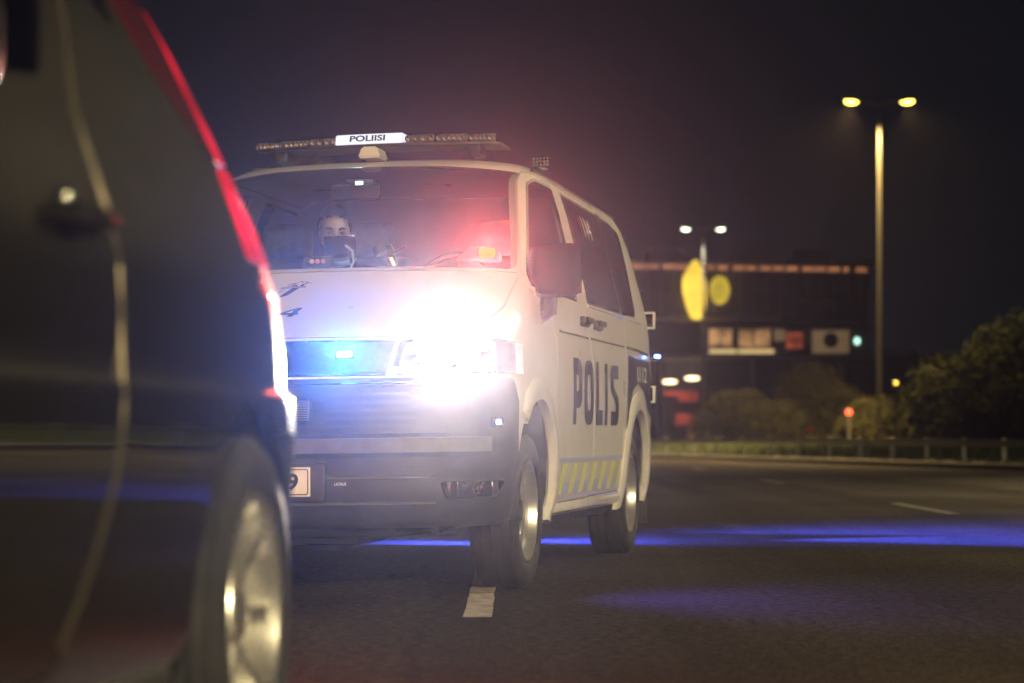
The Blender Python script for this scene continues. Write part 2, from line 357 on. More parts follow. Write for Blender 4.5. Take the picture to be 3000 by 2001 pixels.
def rollv(me):
    for v in me.vertices: v.co.z += ROLL * (v.co.x - .93)
    return me
def shell(tab, lv, o1, o2):
    a = loft(tab, lv, o1); b = loft(tab, lv, o2, base=1); bm = join_bm(a, b); return frombm(bm)
def front_v(u, z, tab=VT, n=3.):
    vf, vr, w, af, ar = lerp(tab, z); t = min(.9999, abs(u) / w); return vf + af * (1 - (1 - t ** n) ** (1 / n))
def side_u(v, z): return lerp(VT, z)[2]
S = shell(VT, LV, 0, .03)
BODYM = [M['white'], M['dark_in']]
def vpart(name, me, m, parent=van, smooth=35):
    me.materials.clear()
    o = link(name, rollv(me), m, parent, smooth); return o
cpy = lambda me: me.copy()
# cutters -----------------------------------------------------------
bump_side = [(-1.3, .2), (-1.3, .898), (-.45, .898), (-.36, .80), (-.33, .2)]
P_bump = prism(bump_side, 'side', -1.2, 1.2)
hl = rounded([(.518, .912), (.548, 1.05), (.75, 1.066), (.92, 1.055), (1.02, 1.0), (1.02, .93), (.78, .905)], .02)
P_hl = lambda p: prism(p, 'front', -1.2, -.28)
grl = [(-.508, .906), (.508, .906), (.538, 1.05), (.3, 1.054), (0, 1.056), (-.3, 1.054), (-.538, 1.05)]
hood = [(-.80, 1.062), (-.4, 1.066), (0, 1.068), (.4, 1.066), (.80, 1.062), (.875, 1.20), (.880, 1.368), (.4, 1.376), (0, 1.378), (-.4, 1.376), (-.880, 1.368), (-.875, 1.20)]
ws = rounded([(-.862, 1.383), (-.4, 1.392), (0, 1.394), (.4, 1.392), (.862, 1.383), (.738, 1.895), (.4, 1.918), (0, 1.925), (-.4, 1.918), (-.738, 1.895)], .03, 3)
fdoor = [(.56, .352), (.535, .64), (.54, 1.09), (.42, 1.22), (.02, 1.30), (.02, 1.36), (.725, 1.855), (.83, 1.905), (1.425, 1.912), (1.40, 1.6), (1.385, 1.3), (1.44, 1.16), (1.53, 1.03), (1.57, .62), (1.49, .356)]
sdoor = [(1.49, .356), (1.57, .62), (1.53, 1.03), (1.44, 1.16), (1.385, 1.3), (1.40, 1.6), (1.425, 1.912), (2.66, 1.905), (2.66, 1.0), (2.55, .72), (2.53, .362)]
fwin = rounded([(.06, 1.312), (.07, 1.365), (.78, 1.852), (.9, 1.882), (1.32, 1.884), (1.245, 1.578), (1.185, 1.305)], .03, 3)
swin = rounded([(1.455, 1.312), (1.48, 1.6), (1.525, 1.882), (2.61, 1.878), (2.60, 1.318)], .04, 3)
rwin = rounded([(2.72, 1.318), (2.725, 1.876), (3.05, 1.868), (3.33, 1.83), (3.25, 1.6), (3.13, 1.326)], .05, 3)
def arch(v0, z0, r, n=28):
    return [(v0 + r * math.cos(math.pi * (1 - i / n)), z0 + r * math.sin(math.pi * (1 - i / n))) for i in range(n + 1)] + [(v0 + r * .97, .1), (v0 - r * .97, .1)]
ARF = arch(.05, .385, .445); ARR = arch(3.06, .385, .43)
sidep = lambda p, sgn=1, a=.45: prism(p, 'side', a * sgn, 1.3 * sgn)
G = lambda a=.004, b=.010: shell(VT, LV, a, b)
# front bumper, lamps, grille, hood ---------------------------------
arches = [sidep(ARF), sidep(ARF, -1), sidep(ARR), sidep(ARR, -1)]
Sa = boolean(S, arches, 'DIFFERENCE')
low_open = rounded([(-.62, .69), (.62, .69), (.66, .88), (-.66, .88)], .03)
fog_o = rounded([(.735, .405), (.90, .405), (.93, .478), (.715, .478)], .015)
P_low = prism(low_open, 'front', -1.2, -.5)
bmp = boolean(boolean(cpy(Sa), [P_bump], 'INTERSECT'), [P_low, prism(fog_o, 'front', -1.2, -.3), prism(mir(fog_o), 'front', -1.2, -.3)], 'DIFFERENCE')
bumper = vpart('front_bumper', bmp, [M['black_plastic'], M['dark_in']])
body = boolean(cpy(Sa), [P_bump, P_hl(offs(hl, .004)), P_hl(mir(offs(hl, .004))), prism(offs(grl, .0), 'front', -1.2, -.5), prism(offs(hood, .0015), 'front', -1.0, .05), prism(ws, 'front', -1, 1.3),
    sidep(offs(fdoor, .004), 1, .5), sidep(offs(fdoor, .004), -1, .5), sidep(offs(sdoor, .0), 1, .5), sidep(offs(sdoor, .0), -1, .5), sidep(rwin), sidep(rwin, -1)], 'DIFFERENCE')
vbody = vpart('body', body, BODYM)
g = boolean(cpy(Sa), [prism(offs(grl, -.004), 'front', -1.2, -.5)], 'INTERSECT'); grille = vpart('grille_panel', g, [M['gloss_black'], M['dark_in']])
hd = boolean(cpy(Sa), [prism(offs(hood, -.0015), 'front', -1.0, .05)], 'INTERSECT'); hood_o = vpart('hood', hd, BODYM)
wsg = boolean(G(), [prism(offs(ws, .006), 'front', -1, 1.3)], 'INTERSECT'); windscreen = vpart('windscreen', wsg, [M['ws_glass'], M['ws_glass']])
def seal_of(poly, cut, d0=.012, d1=-.014):
    r = boolean(G(.001, .013), [cut(offs(poly, d0))], 'INTERSECT'); return boolean(r, [cut(offs(poly, d1))], 'DIFFERENCE')
fcut = lambda p: prism(p, 'front', -1, 1.3)
# doors and side windows
for sg in (1, -1):
    cut = lambda p, s=sg: sidep(p, s, .5)
    d = boolean(boolean(cpy(Sa), [cut(offs(fdoor, 0))], 'INTERSECT'), [cut(fwin)], 'DIFFERENCE'); fd = vpart('front_door', d, BODYM)
    vpart('window_pane', boolean(G(), [cut(offs(fwin, .005))], 'INTERSECT'), [M['side_glass'], M['side_glass']], fd)
    vpart('window_seal', seal_of(fwin, cut), [M['seal'], M['seal']], fd)
    d = boolean(boolean(cpy(Sa), [cut(offs(sdoor, -.005))], 'INTERSECT'), [cut(swin)], 'DIFFERENCE'); sd = vpart('sliding_door', d, BODYM)
    vpart('window_pane', boolean(G(), [cut(offs(swin, .005))], 'INTERSECT'), [M['tint_glass'], M['tint_glass']], sd)
    vpart('window_seal', seal_of(swin, cut, .03, -.01), [M['seal'], M['seal']], sd)
    vpart('quarter_window', boolean(G(), [cut(offs(rwin, .005))], 'INTERSECT'), [M['tint_glass'], M['tint_glass']])
    vpart('quarter_window_seal', seal_of(rwin, cut, .03, -.01), [M['seal'], M['seal']])
    vpart('pillar_cover', boolean(G(-.002, .004), [cut([(2.595, 1.318), (2.735, 1.318), (2.735, 1.876), (2.60, 1.878)])], 'INTERSECT'), [M['gloss_black'], M['gloss_black']])
    for par, v0 in ((fd, 1.285), (sd, 1.68)):      # door handles: cup and grip
        bm = bmesh.new(); u = side_u(v0, 1.215)
        box(bm, (sg * (u + .010), v0, 1.215), (.035, .17, .05), .012); box(bm, (sg * (u + .035), v0, 1.222), (.022, .15, .032), .01)
        h = obj('door_handle', bm, M['black_plastic'], par); rollv(h.data)
    # mirror
    bm = bmesh.new(); box(bm, (sg * 1.015, .17, 1.385), (.235, .14, .235), .05, seg=4)
    for v in bm.verts:
        if v.co.z < 1.33: v.co.x = sg * (1.015 + (sg * v.co.x - 1.015) * .93)
    mr = obj('side_mirror', bm, M['mirror_black'], van); rollv(mr.data)
    bm = bmesh.new(); tube(bm, [(sg * .90, .22, 1.19), (sg * .97, .20, 1.22), (sg * .98, .18, 1.30)], [.055, .045, .04], 10); obj('mirror_arm', bm, M['black_plastic'], mr)
    bm = bmesh.new(); box(bm, (sg * 1.02, .243, 1.38), (.19, .008, .18), .003); obj('mirror_glass', bm, M['chrome'], mr)
    # sill strip, wheel arch lips, wells
    bm = bmesh.new(); box(bm, (sg * .905, 1.57, .325), (.05, 2.0, .05), .015); s_ = obj('sill', bm, M['white'], van); rollv(s_.data)
    bm = bmesh.new(); box(bm, (sg * .80, 1.55, .275), (.12, 2.1, .07), .015); obj('sill_underside', bm, M['black_plastic'], van)
    for v0, r, wp in ((.05, .445, 'f'), (3.06, .43, 'r')):
        bm = bmesh.new(); n = 30; rings = []
        for i in range(n + 1):
            a0 = .27 if wp == 'f' else -.08; a = math.pi * (a0 + (1.08 - a0) * i / n); c, s__ = -math.cos(a), math.sin(a); ring = []
            for du, dr in ((-.02, -.012), (.016, -.012), (.020, .0), (.018, .055), (.004, .085), (-.02, .085)):
                v_, z_ = v0 + c * (r + dr), .385 + s__ * (r + dr); uu = side_u(v_, max(.3, z_))
                if v_ < -.2: uu = min(uu, .951 - max(0, -.25 - v_) * .35)
                ring.append(bm.verts.new((sg * (uu + du), v_, z_)))
            rings.append(ring)
        for A_, B_ in zip(rings, rings[1:]):
            for j in range(6): bm.faces.new((A_[j], A_[(j + 1) % 6], B_[(j + 1) % 6], B_[j]))
        bmesh.ops.recalc_face_normals(bm, faces=bm.faces); l_ = obj('wheel_arch_lip', bm, M['white'], van, 40); rollv(l_.data)
        bm = bmesh.new(); rings = lathe(bm, [(sg * .925, r + .006), (sg * .55, r + .006), (sg * .55, .02)], 36)
        for v in bm.verts: v.co += Vector((0, v0, .385))
        bmesh.ops.delete(bm, geom=[v for v in bm.verts if v.co.z < .28], context='VERTS'); obj('wheel_well', bm, M['black_plastic'], van)
    # raised crease along the side and roof gutter
    bm = bmesh.new(); tube(bm, [(sg * (side_u(0, z) - .001), v, z) for v, z in ((.62, 1.142), (1.0, 1.141), (1.42, 1.140))], .006, 6); c_ = obj('side_crease', bm, M['seal'], fd); rollv(c_.data)
    bm = bmesh.new(); tube(bm, [(sg * (side_u(0, 1.145) - .001), v, 1.142) for v in (1.5, 2.0, 2.6)], .006, 6); c_ = obj('side_crease', bm, M['seal'], sd); rollv(c_.data)
    bm = bmesh.new(); tube(bm, [(sg * (side_u(0, 1.145) - .001), v, 1.142 - max(0, v - 3) * .03) for v in (2.7, 3.1, 3.5)], .010, 6); c_ = obj('sliding_rail', bm, M['seal'], van); rollv(c_.data)
    bm = bmesh.new(); tube(bm, [(sg * (lerp(VT, z)[2] + .001), v, z) for v, z in ((.95, 1.925), (1.4, 1.937), (2.2, 1.940), (3.0, 1.934), (3.4, 1.92))], .007, 6); c_ = obj('roof_gutter', bm, M['seal'], van); rollv(c_.data)
    bm = bmesh.new(); tube(bm, [(sg * (side_u(v, 1.306) + .002), v, 1.303) for v in (1.46, 2.0, 2.6, 3.1, 3.28)], .008, 6); c_ = obj('window_trim', bm, M['white'], van); rollv(c_.data)
    # headlight
    pp = offs(hl, -.001) if sg > 0 else mir(offs(hl, -.001)); lens = boolean(G(-.002, .004), [P_hl(pp)], 'INTERSECT')
    head = vpart('headlight', lens, [M['lens'], M['lens']])
    bm = bmesh.new()
    for i in range(24):    # housing bowl behind the lens
        pass
    me = prism(offs(hl, -.004) if sg > 0 else mir(offs(hl, -.004)), 'front', -.9, -.36); inner = boolean(shell(VT, LV, .09, .10), [me], 'INTERSECT')
    vpart('lamp_housing', inner, [M['reflector'], M['reflector']], head)
    for k, (u0, rr) in enumerate(((.665, .05), (.80, .052))):
        v0 = front_v(u0, .985) + .035; bm = bmesh.new(); lathe(bm, [(.05, .012), (.03, rr * .7), (0, rr)], 24)
        for v in bm.verts: v.co = Vector((sg * u0 + v.co.y, v0 + v.co.x, .983 + v.co.z))
        obj('reflector_bowl', bm, M['reflector'], head); bm = bmesh.new(); bmesh.ops.create_circle(bm, cap_ends=True, radius=rr * .8, segments=20)
        for v in bm.verts: v.co = Vector((sg * u0 + v.co.x, v0 + .014, .983 + v.co.y))
        obj('lamp_emitter', bm, M['head_emit'], head, 0)
    bm = bmesh.new(); tube(bm, [(sg * u_, front_v(u_, .925) + .012, .925 + max(0, u_ - .8) * .12) for u_ in (.53, .6, .68, .76, .83, .90)], .009, 8); obj('daytime_strip', bm, M['drl_emit'], head)
    # headlight beam
    u0 = .76; v0 = front_v(u0, .985) - .02
    spot('headlight_beam', (sg * u0, v0, .985), (.14, -1, .01), 5600, (1, .97, .82), 56, .9, .05, head, (1, .58, 1))
    # fog lamp
    fp = fog_o if sg > 0 else mir(fog_o); fo = vpart('fog_lamp', boolean(G(.004, .008), [prism(fp, 'front', -1.2, -.3)], 'INTERSECT'), [M['lens'], M['lens']])
    vpart('fog_reflector', boolean(shell(VT, LV, .045, .05), [prism(fp, 'front', -1.2, -.3)], 'INTERSECT'), [M['reflector'], M['reflector']], fo)
    bm = bmesh.new(); u0 = .845; v0 = front_v(u0, .443); lathe(bm, [(.0, .026), (.004, .023), (.03, .012)], 20)
    for v in bm.verts: v.co = Vector((sg * u0 + v.co.y, v0 + .008 + v.co.x, .443 + v.co.z))
    obj('fog_bulb', bm, M['chrome'], fo)
    for u_ in (.740, .747, .775, .889):
        bm = bmesh.new(); v0 = front_v(u_, .44) + .03; box(bm, (sg * u_, v0, .442), (.004, .02, .06), .0015); obj('reflector_rib', bm, M['chrome'], fo)
    # blue side lamps low on the bumper corner and at the rear corner
    v0 = front_v(.905, .715); bm = bmesh.new(); box(bm, (sg * .915, v0 - .005, .715), (.05, .05, .04), .012); bl = obj('corner_flasher', bm, M['gloss_black'], van)
    bm = bmesh.new(); box(bm, (sg * .926, v0 - .024, .715), (.022, .025, .022), .006); obj('flasher_lens', bm, M['bluedot_emit'], bl)
    spot('corner_flasher_beam', (sg * .965, v0 - .03, .715), (sg, .12, -.30), 190, (.20, .12, 1.0), 110, 1., .01, bl, (1.1, 1, 1))
    bm = bmesh.new(); box(bm, (sg * .955, 3.66, 1.125), (.07, .10, .035), .012); rl = obj('rear_flasher', bm, M['gloss_black'], van); rollv(rl.data)
    bm = bmesh.new(); box(bm, (sg * .985, 3.645, 1.125), (.03, .075, .022), .006); obj('flasher_lens', bm, M['bluedot_emit'], rl)
    # rear door hinges, mud flap
    for z_ in (1.30, .86):
        bm = bmesh.new(); box(bm, (sg * .90, 3.80, z_), (.10, .05, .012), .003); box(bm, (sg * .90, 3.80, z_ + .09), (.10, .05, .012), .003); box(bm, (sg * .945, 3.80, z_ + .045), (.012, .05, .10), .003); obj('door_hinge', bm, M['white'], van)
    bm = bmesh.new(); box(bm, (sg * .82, 3.52, .33), (.24, .02, .36), .009); obj('mud_flap', bm, M['black_plastic'], van)
    bm = bmesh.new(); box(bm, (sg * .72, 1.42, 2.015), (.04, .12, .055), .01); rl_ = obj('roof_work_light', bm, M['gloss_black'], van); rollv(rl_.data)
    for i in range(3):
        for j in range(5):
            bm = bmesh.new(); bmesh.ops.create_icosphere(bm, subdivisions=1, radius=.0085)
            for v in bm.verts: v.co += Vector((sg * (.72 + (j - 2) * .017), 1.355, 2.0 + i * .016))
            k_ = obj('led', bm, M['led_cell'], rl_); rollv(k_.data)
# grille details
for z_, u1, nm in ((.919, .50, 'chrome_strip'), (.875, .62, 'chrome_strip')):
    bm = bmesh.new(); tube(bm, [(u_, front_v(u_, z_) - .005, z_) for u_ in [-u1 + 2 * u1 * i / 16 for i in range(17)]], .0045, 6); o_ = obj(nm, bm, M['chrome'], grille); rollv(o_.data)
back = boolean(shell(VT, LV, .07, .08), [P_low], 'INTERSECT'); vpart('grille_backing', back, [M['dark_in'], M['dark_in']], bumper)
for k in range(6):
    z_ = .705 + k * .032; bm = bmesh.new(); pts = [-.655 + 1.31 * i / 16 for i in range(17)]; rings = []
    for u_ in pts:
        v_ = front_v(u_, z_); rings.append([bm.verts.new((u_, v_ + a, z_ + b)) for a, b in ((.012, -.006), (.06, -.002), (.06, .004), (.012, .006))])
    for A_, B_ in zip(rings, rings[1:]):
        for j in range(4): bm.faces.new((A_[j], A_[(j + 1) % 4], B_[(j + 1) % 4], B_[j]))
    bmesh.ops.recalc_face_normals(bm, faces=bm.faces); o_ = obj('grille_slat', bm, M['black_plastic'], bumper, 20); rollv(o_.data)
stripm = boolean(G(-.004, .004), [prism([(-.90, .597), (.90, .597), (.90, .657), (-.90, .657)], 'front', -1.2, -.36)], 'INTERSECT'); vpart('bumper_band', stripm, [M['grey_plastic'], M['grey_plastic']], bumper)
for z_ in (.50, .395):
    bm = bmesh.new(); tube(bm, [(u_, front_v(u_, z_) - .002, z_) for u_ in [-.7 + 1.4 * i / 16 for i in range(17)]], .006, 6); o_ = obj('bumper_ridge', bm, M['grey_plastic'], bumper); rollv(o_.data)
bm = bmesh.new(); box(bm, (.15, -.945, .77), (.15, .05, .10), .02); spk = obj('siren_speaker', bm, M['black_plastic'], van); rollv(spk.data)
for k in range(9):
    bm = bmesh.new(); box(bm, (.15, -.972, .732 + k * .0095), (.13, .006, .0028), .001); o_ = obj('speaker_bar', bm, M['grey_plastic'], spk); rollv(o_.data)
bm = bmesh.new(); box(bm, (0, -.935, .485), (.56, .02, .15), .008); pb = obj('plate_holder', bm, M['black_plastic'], van); rollv(pb.data)
bm = bmesh.new(); box(bm, (0, -.95, .485), (.442, .006, .118), .003); pl = obj('number_plate', bm, M['plate_white'], van); rollv(pl.data)
ring_o = rounded([(-.214, .433), (.214, .433), (.214, .537), (-.214, .537)], .012, 3); ring_i = offs(ring_o, -.004)
bm = bmesh.new(); A_ = [bm.verts.new((x, -.9545, z)) for x, z in ring_o]; B_ = [bm.verts.new((x, -.9545, z)) for x, z in ring_i]
for i in range(len(A_)): bm.faces.new((A_[i], A_[(i + 1) % len(A_)], B_[(i + 1) % len(A_)], B_[i]))
o_ = obj('plate_border', bm, M['gloss_black'], pl, 0); rollv(o_.data)
decal('plate_digit', textmesh('9', .03), (.125, .452, .172, .520), lambda a, b: (a, -.9548, b + ROLL * (a - .93)), M['gloss_black'], pl)
decal('charging_label', textmesh('LATAUS', .015), (.305, .468, .353, .480), lambda a, b: (a, front_v(a, b) - .004, b + ROLL * (a - .93)), M['white_vinyl'], bumper)
bm = bmesh.new(); v0 = front_v(.27, .50)
bmesh.ops.create_uvsphere(bm, u_segments=14, v_segments=8, radius=.011)
for v in bm.verts: v.co = Vector((v.co.x + .27, v.co.y * .5 + v0, v.co.z + .50 - .01))
obj('parking_sensor', bm, M['grey_plastic'], bumper)
# blue grille flashers
for sg in (1, -1):
    u0 = .342; v0 = front_v(u0, .99); bm = bmesh.new(); box(bm, (sg * u0, v0 - .008, .993), (.085, .04, .04), .012); fl = obj('grille_flasher', bm, M['gloss_black'], van); rollv(fl.data)
    bm = bmesh.new(); box(bm, (sg * u0, v0 - .026, .995), (.072, .024, .030), .011); o_ = obj('flasher_lens', bm, M['blue_emit'], fl); rollv(o_.data)
    spot('grille_flasher_beam', (sg * u0, v0 - .05, .985), (.24, -1, .03), 4200 if sg > 0 else 700, (.03, .26, 1.0), 52, .9, .02, fl, (1, .45, 1))
# blue flashers at the back of the van: on the roof corner and under the rear step
for u0, z0, dr, pw in ((.30, 2.05, (.84, .54, -.62), 9500), (0, .50, (.84, .54, -.5), 1000), (0, .50, (-.84, -.54, -.5), 1300)):
    bm = bmesh.new(); box(bm, (u0, 3.60 if z0 > 1 else 4.0, z0 - .02), (.12, .08, .07), .02); rf = obj('rear_roof_flasher' if z0 > 1 else 'rear_step_flasher', bm, M['gloss_black'], van)
    bm = bmesh.new(); box(bm, (u0, 3.645 if z0 > 1 else 4.045, z0), (.10, .02, .03), .006); obj('flasher_lens', bm, M['bluedot_emit'], rf)
    spot('rear_flasher_beam', (u0, 3.70 if z0 > 1 else 4.08, z0 + (.03 if z0 > 1 else 0)), dr, pw, (.05, .08, 1.0), 120, 1., .02, rf, (.55 if z0 > 1 else .75, 1, 1))
# badge
bm = bmesh.new(); lathe(bm, [(.0, .070), (-.008, .066), (-.008, .058), (.0, .054)], 32)
for v in bm.verts: v.co = Vector((v.co.y, -.868 + v.co.x - .004, .985 + v.co.z - .014))
obj('grille_ring', bm, M['chrome'], grille)

# print on the hood
hoodmap = lambda a, b: (a, front_v(a, b) - .004, b + ROLL * (a - .93))
def F4(x, y): return (-.022 + (x - 100) / 492 * .090, 1.166 + (1330 - y) / 295 * .040)
four = [[(130, 1200), (490, 1035), (435, 1115), (270, 1203)], [(490, 1035), (610, 1035), (530, 1205), (400, 1203), (435, 1115)], [(100, 1268), (130, 1200), (270, 1203), (400, 1203), (530, 1205), (592, 1205), (568, 1268)], [(375, 1268), (500, 1268), (470, 1330), (345, 1330)]]
decal('hood_number', polymesh(*[[F4(*q) for q in p] for p in four]), None, hoodmap, M['navy'], hood_o, .02, keep=True)
decal('hood_number', textmesh('1', .02, shear=.2), (-.086, 1.160, -.036, 1.203), hoodmap, M['navy'], hood_o, .02)
decal('hood_number', textmesh('1', .02, shear=.2), (-.146, 1.160, -.096, 1.203), hoodmap, M['navy'], hood_o, .02)
def CR(x, y): return (-.086 + (x - 20) / (850 - 20) * .136, 1.255 + (800 - y) / (800 - 260) * .078)   # sword-and-lion crest
W_ = .0022; cr = []
cr += stroke([CR(205, 480), CR(20, 700)], W_) + stroke([CR(20, 745), CR(125, 800), CR(360, 710)], W_) + stroke([CR(575, 475), CR(430, 640)], W_) + stroke([CR(410, 660), CR(360, 715)], W_ * .7)
cr += [[CR(395, 475), CR(570, 470), CR(430, 640), CR(345, 715), CR(160, 770)]]
cr += stroke([CR(75, 475), CR(130, 450), CR(560, 430), CR(740, 440), CR(735, 465), CR(590, 468), CR(200, 480), CR(110, 492), CR(75, 475)], W_)
cr += stroke([CR(265, 432), CR(235, 400), CR(250, 360), CR(320, 340), CR(480, 310), CR(530, 265), CR(585, 272), CR(575, 300), CR(700, 290), CR(735, 285), CR(690, 330), CR(790, 322), CR(850, 335)], W_)
cr += stroke([CR(280, 400), CR(340, 375), CR(420, 370), CR(440, 385), CR(360, 400)], W_) + stroke([CR(640, 430), CR(690, 375), CR(740, 345)], W_) + stroke([CR(450, 360), CR(480, 385), CR(440, 410)], W_) + stroke([CR(330, 345), CR(430, 332)], W_)
cr += [[CR(560, 425), CR(600, 360), CR(680, 340), CR(650, 420)], [CR(300, 425), CR(380, 410), CR(500, 400), CR(540, 425)]]
me = polymesh(*cr); decal('hood_crest', me, None, hoodmap, M['crest'], hood_o, .03, keep=True)
# print on the side (both sides)
def sidemap(sg): return lambda a, b: (sg * (side_u(a, b) + .004), a, b + ROLL * (sg * side_u(a, b) - .93))
def ring(O, I): return [[O[i], O[(i + 1) % len(O)], I[(i + 1) % len(O)], I[i]] for i in range(len(O))]
def selp(cx, cy, a, b, n=3.2, k=28): return [(cx + a * math.copysign(abs(math.cos(2 * math.pi * i / k)) ** (2 / n), math.cos(2 * math.pi * i / k)), cy + b * math.copysign(abs(math.sin(2 * math.pi * i / k)) ** (2 / n), math.sin(2 * math.pi * i / k))) for i in range(k)]
GL = {'P': [[(0, 0), (.34, 0), (.34, 1), (0, 1)]] + ring([(.34, 1), (.62, 1), (.86, .95), (1, .85), (1, .40), (.86, .29), (.62, .25), (.34, .25)], [(.34, .75), (.5, .75), (.6, .73), (.64, .68), (.64, .57), (.6, .52), (.5, .50), (.34, .50)])[:7],
 'O': ring(selp(.5, .5, .5, .5), selp(.5, .5, .17, .28)), 'L': [[(0, 0), (1, 0), (1, .24), (.40, .24), (.40, 1), (0, 1)]], 'I': [[(0, 0), (1, 0), (1, 1), (0, 1)]],
 'S': [[(0, .85), (.12, .97), (.3, 1), (.95, 1), (.95, .77), (.40, .77), (.36, .66), (0, .66)], [(0, .66), (.36, .66), (.5, .60), (.9, .48), (1, .38), (1, .33), (.64, .33), (.5, .42), (.12, .53), (0, .60)], [(1, .33), (.64, .33), (.60, .23), (.05, .23), (.05, 0), (.7, 0), (.88, .03), (1, .15)]]}
def glyph(ch, fit, m, sg, par, name='letter'):
    me = polymesh(*GL[ch])
    if sg < 0:
        for v in me.vertices: v.co.x = -v.co.x
    return decal(name, me, fit, sidemap(sg), m, par, .06)
def side_text(s, fit, m, sg, par, bold=.045, shear=0., name='lettering'):
    me = textmesh(s, bold, 5, shear)
    if sg < 0:
        for v in me.vertices: v.co.x = -v.co.x
    return decal(name, me, fit, sidemap(sg), m, par, .06)
for sg in (1, -1):
    chars = [('P', .93, 1.175), ('O', 1.235, 1.52), ('L', 1.60, 1.80), ('I', 1.875, 1.955), ('S', 2.06, 2.335)]
    if sg < 0: chars = [(c, 3.265 - b, 3.265 - a) for c, a, b in chars]
    for ch, a, b in chars: glyph(ch, (a, .712, b, 1.03), M['navy_dark'], sg, van)
    pan = [(2.71, 1.10), (3.50, 1.085), (3.56, .95), (3.56, .76), (3.44, .80), (3.28, .91), (3.05, .955), (2.85, .91), (2.72, .80), (2.68, .66), (2.64, .70), (2.66, .85)]
    decal('dark_panel', polymesh(pan), None, sidemap(sg), M['navy_dark'], van, .06, keep=True)
    mp = lambda a, b, s=sg: (s * (side_u(a, b) + .008), a, b + ROLL * (s * side_u(a, b) - .93))
    me = textmesh('112', .02, 4, .1)
    if sg < 0:
        for v in me.vertices: v.co.x = -v.co.x
    decal('emergency_number', me, (3.08, .962, 3.36, 1.05), mp, M['white_vinyl'], van)
    hs = [(3.0, 1.04), (3.03, 1.05), (3.045, 1.03), (3.03, 1.015), (3.03, .99), (3.05, .975), (3.035, .958), (3.005, .965), (2.995, 1.0)]
    decal('telephone_symbol', polymesh(hs), None, mp, M['white_vinyl'], van, keep=True)
    me = textmesh('114', .0, 4, .0)
    if sg < 0:
        for v in me.vertices: v.co.x = -v.co.x
    decal('window_number', me, (1.95, 1.69, 2.20, 1.80), lambda a, b, s=sg: (s * (side_u(a, b) + .002), a, b + ROLL * (s * side_u(a, b) - .93)), M['white_vinyl'], van)
    # lower reflective stripes and thin blue line
    for a, b in ((.57, 1.545), (1.585, 2.50)):
        decal('blue_line', polymesh([(a, .536), (b, .536), (b, .556), (a, .556)]), None, sidemap(sg), M['blue_refl'], van, .1, keep=True)
    for k in range(7):
        a = .60 + k * .29
        top, bot = [a + .10, a + .235], [a - .02, a + .115]
        if a + .235 > 2.5: top = [a + .10, 2.49]; bot = [a - .02, 2.42]
        decal('yellow_stripe', polymesh([(max(.58, bot[0]), .385), (bot[1], .385), (top[1], .527), (top[0], .527)]), None, sidemap(sg), M['yellow'], van, .1, keep=True)
        if k < 6:
            a += .145; decal('blue_stripe', polymesh([(max(.58, a - .02), .385), (a + .115, .385), (a + .16, .44), (a + .03, .44)]), None, sidemap(sg), M['blue_refl'], van, .1, keep=True)
# wheels -----------------------------------------------------------
def tyre_bm(r=.335, w=.215, rr=.212):
    h = w / 2; prof = [(-h * .80, rr), (-h * .97, rr + .03), (-h, r - .055), (-h * .93, r - .022), (-h * .80, r - .006)]
    for k in range(4):
        x0 = -h * .72 + k * h * .40; prof += [(x0, r), (x0 + h * .27, r), (x0 + h * .29, r - .008), (x0 + h * .38, r - .008)]
    prof = [p for p in prof if p[0] < h * .78] + [(h * .80, r - .006), (h * .93, r - .022), (h, r - .055), (h * .97, rr + .03), (h * .80, rr)]
    bm = bmesh.new(); lathe(bm, prof, 64)
    rings = None
    return bm
def rim_mesh(rr=.214):
    bm = bmesh.new()
    lathe(bm, [(-.08, rr - .02), (.075, rr - .012), (.092, rr + .006), (.098, rr + .004), (.096, rr - .006), (.078, rr - .014), (.050, rr - .022), (.040, rr - .05), (.046, rr - .075), (.050, rr - .095), (.036, rr - .112), (.030, .04), (.03, .0), (.02, .0), (.02, .05), (.03, rr - .11), (.038, rr - .08), (.032, rr - .05), (.04, rr - .03), (.06, rr - .026), (-.08, rr - .03)], 64, closed=False)
    bmesh.ops.remove_doubles(bm, verts=bm.verts, dist=1e-5); bmesh.ops.recalc_face_normals(bm, faces=bm.faces); return bm
rim_src = frombm(rim_mesh())
cuts = []
for k in range(9):
    a = k * 2 * math.pi / 9; pts = []
    for t in range(14):
        q = t / 14 * 2 * math.pi; y, z = .027 * math.cos(q) * (1 if math.cos(q) > 0 else .9), .034 * math.sin(q); y += .150
        pts.append((y * math.cos(a) - z * math.sin(a), y * math.sin(a) + z * math.cos(a)))
    cuts.append(prism(pts, 'side', -.02, .09))
try:
    rm = rim_src
    bmh = bmesh.new()
    for c in cuts: bmh.from_mesh(c)
    rm = boolean(rim_src, [frombm(bmh)], 'DIFFERENCE'); rm.materials.clear()
    if len(rm.polygons) < 200: rm = rim_src
except Exception: rm = rim_src
TY = frombm(tyre_bm()); TY.materials.append(M['rubber']); rm.materials.append(M['rim'])
bm = bmesh.new(); lathe(bm, [(.034, .095), (.05, .088), (.052, .05), (.066, .045), (.070, .0)], 28); HUB = frombm(bm); HUB.materials.append(M['hub'])
bm = bmesh.new(); lathe(bm, [(-.03, .19), (-.03, .0)], 28); DISC = frombm(bm); DISC.materials.append(M['hub'])
bm = bmesh.new(); bmesh.ops.create_cone(bm, cap_ends=True, segments=6, radius1=.011, radius2=.009, depth=.02)
for v in bm.verts: v.co = Vector((v.co.z, v.co.x, v.co.y))
BOLT = frombm(bm); BOLT.materials.append(M['rim'])
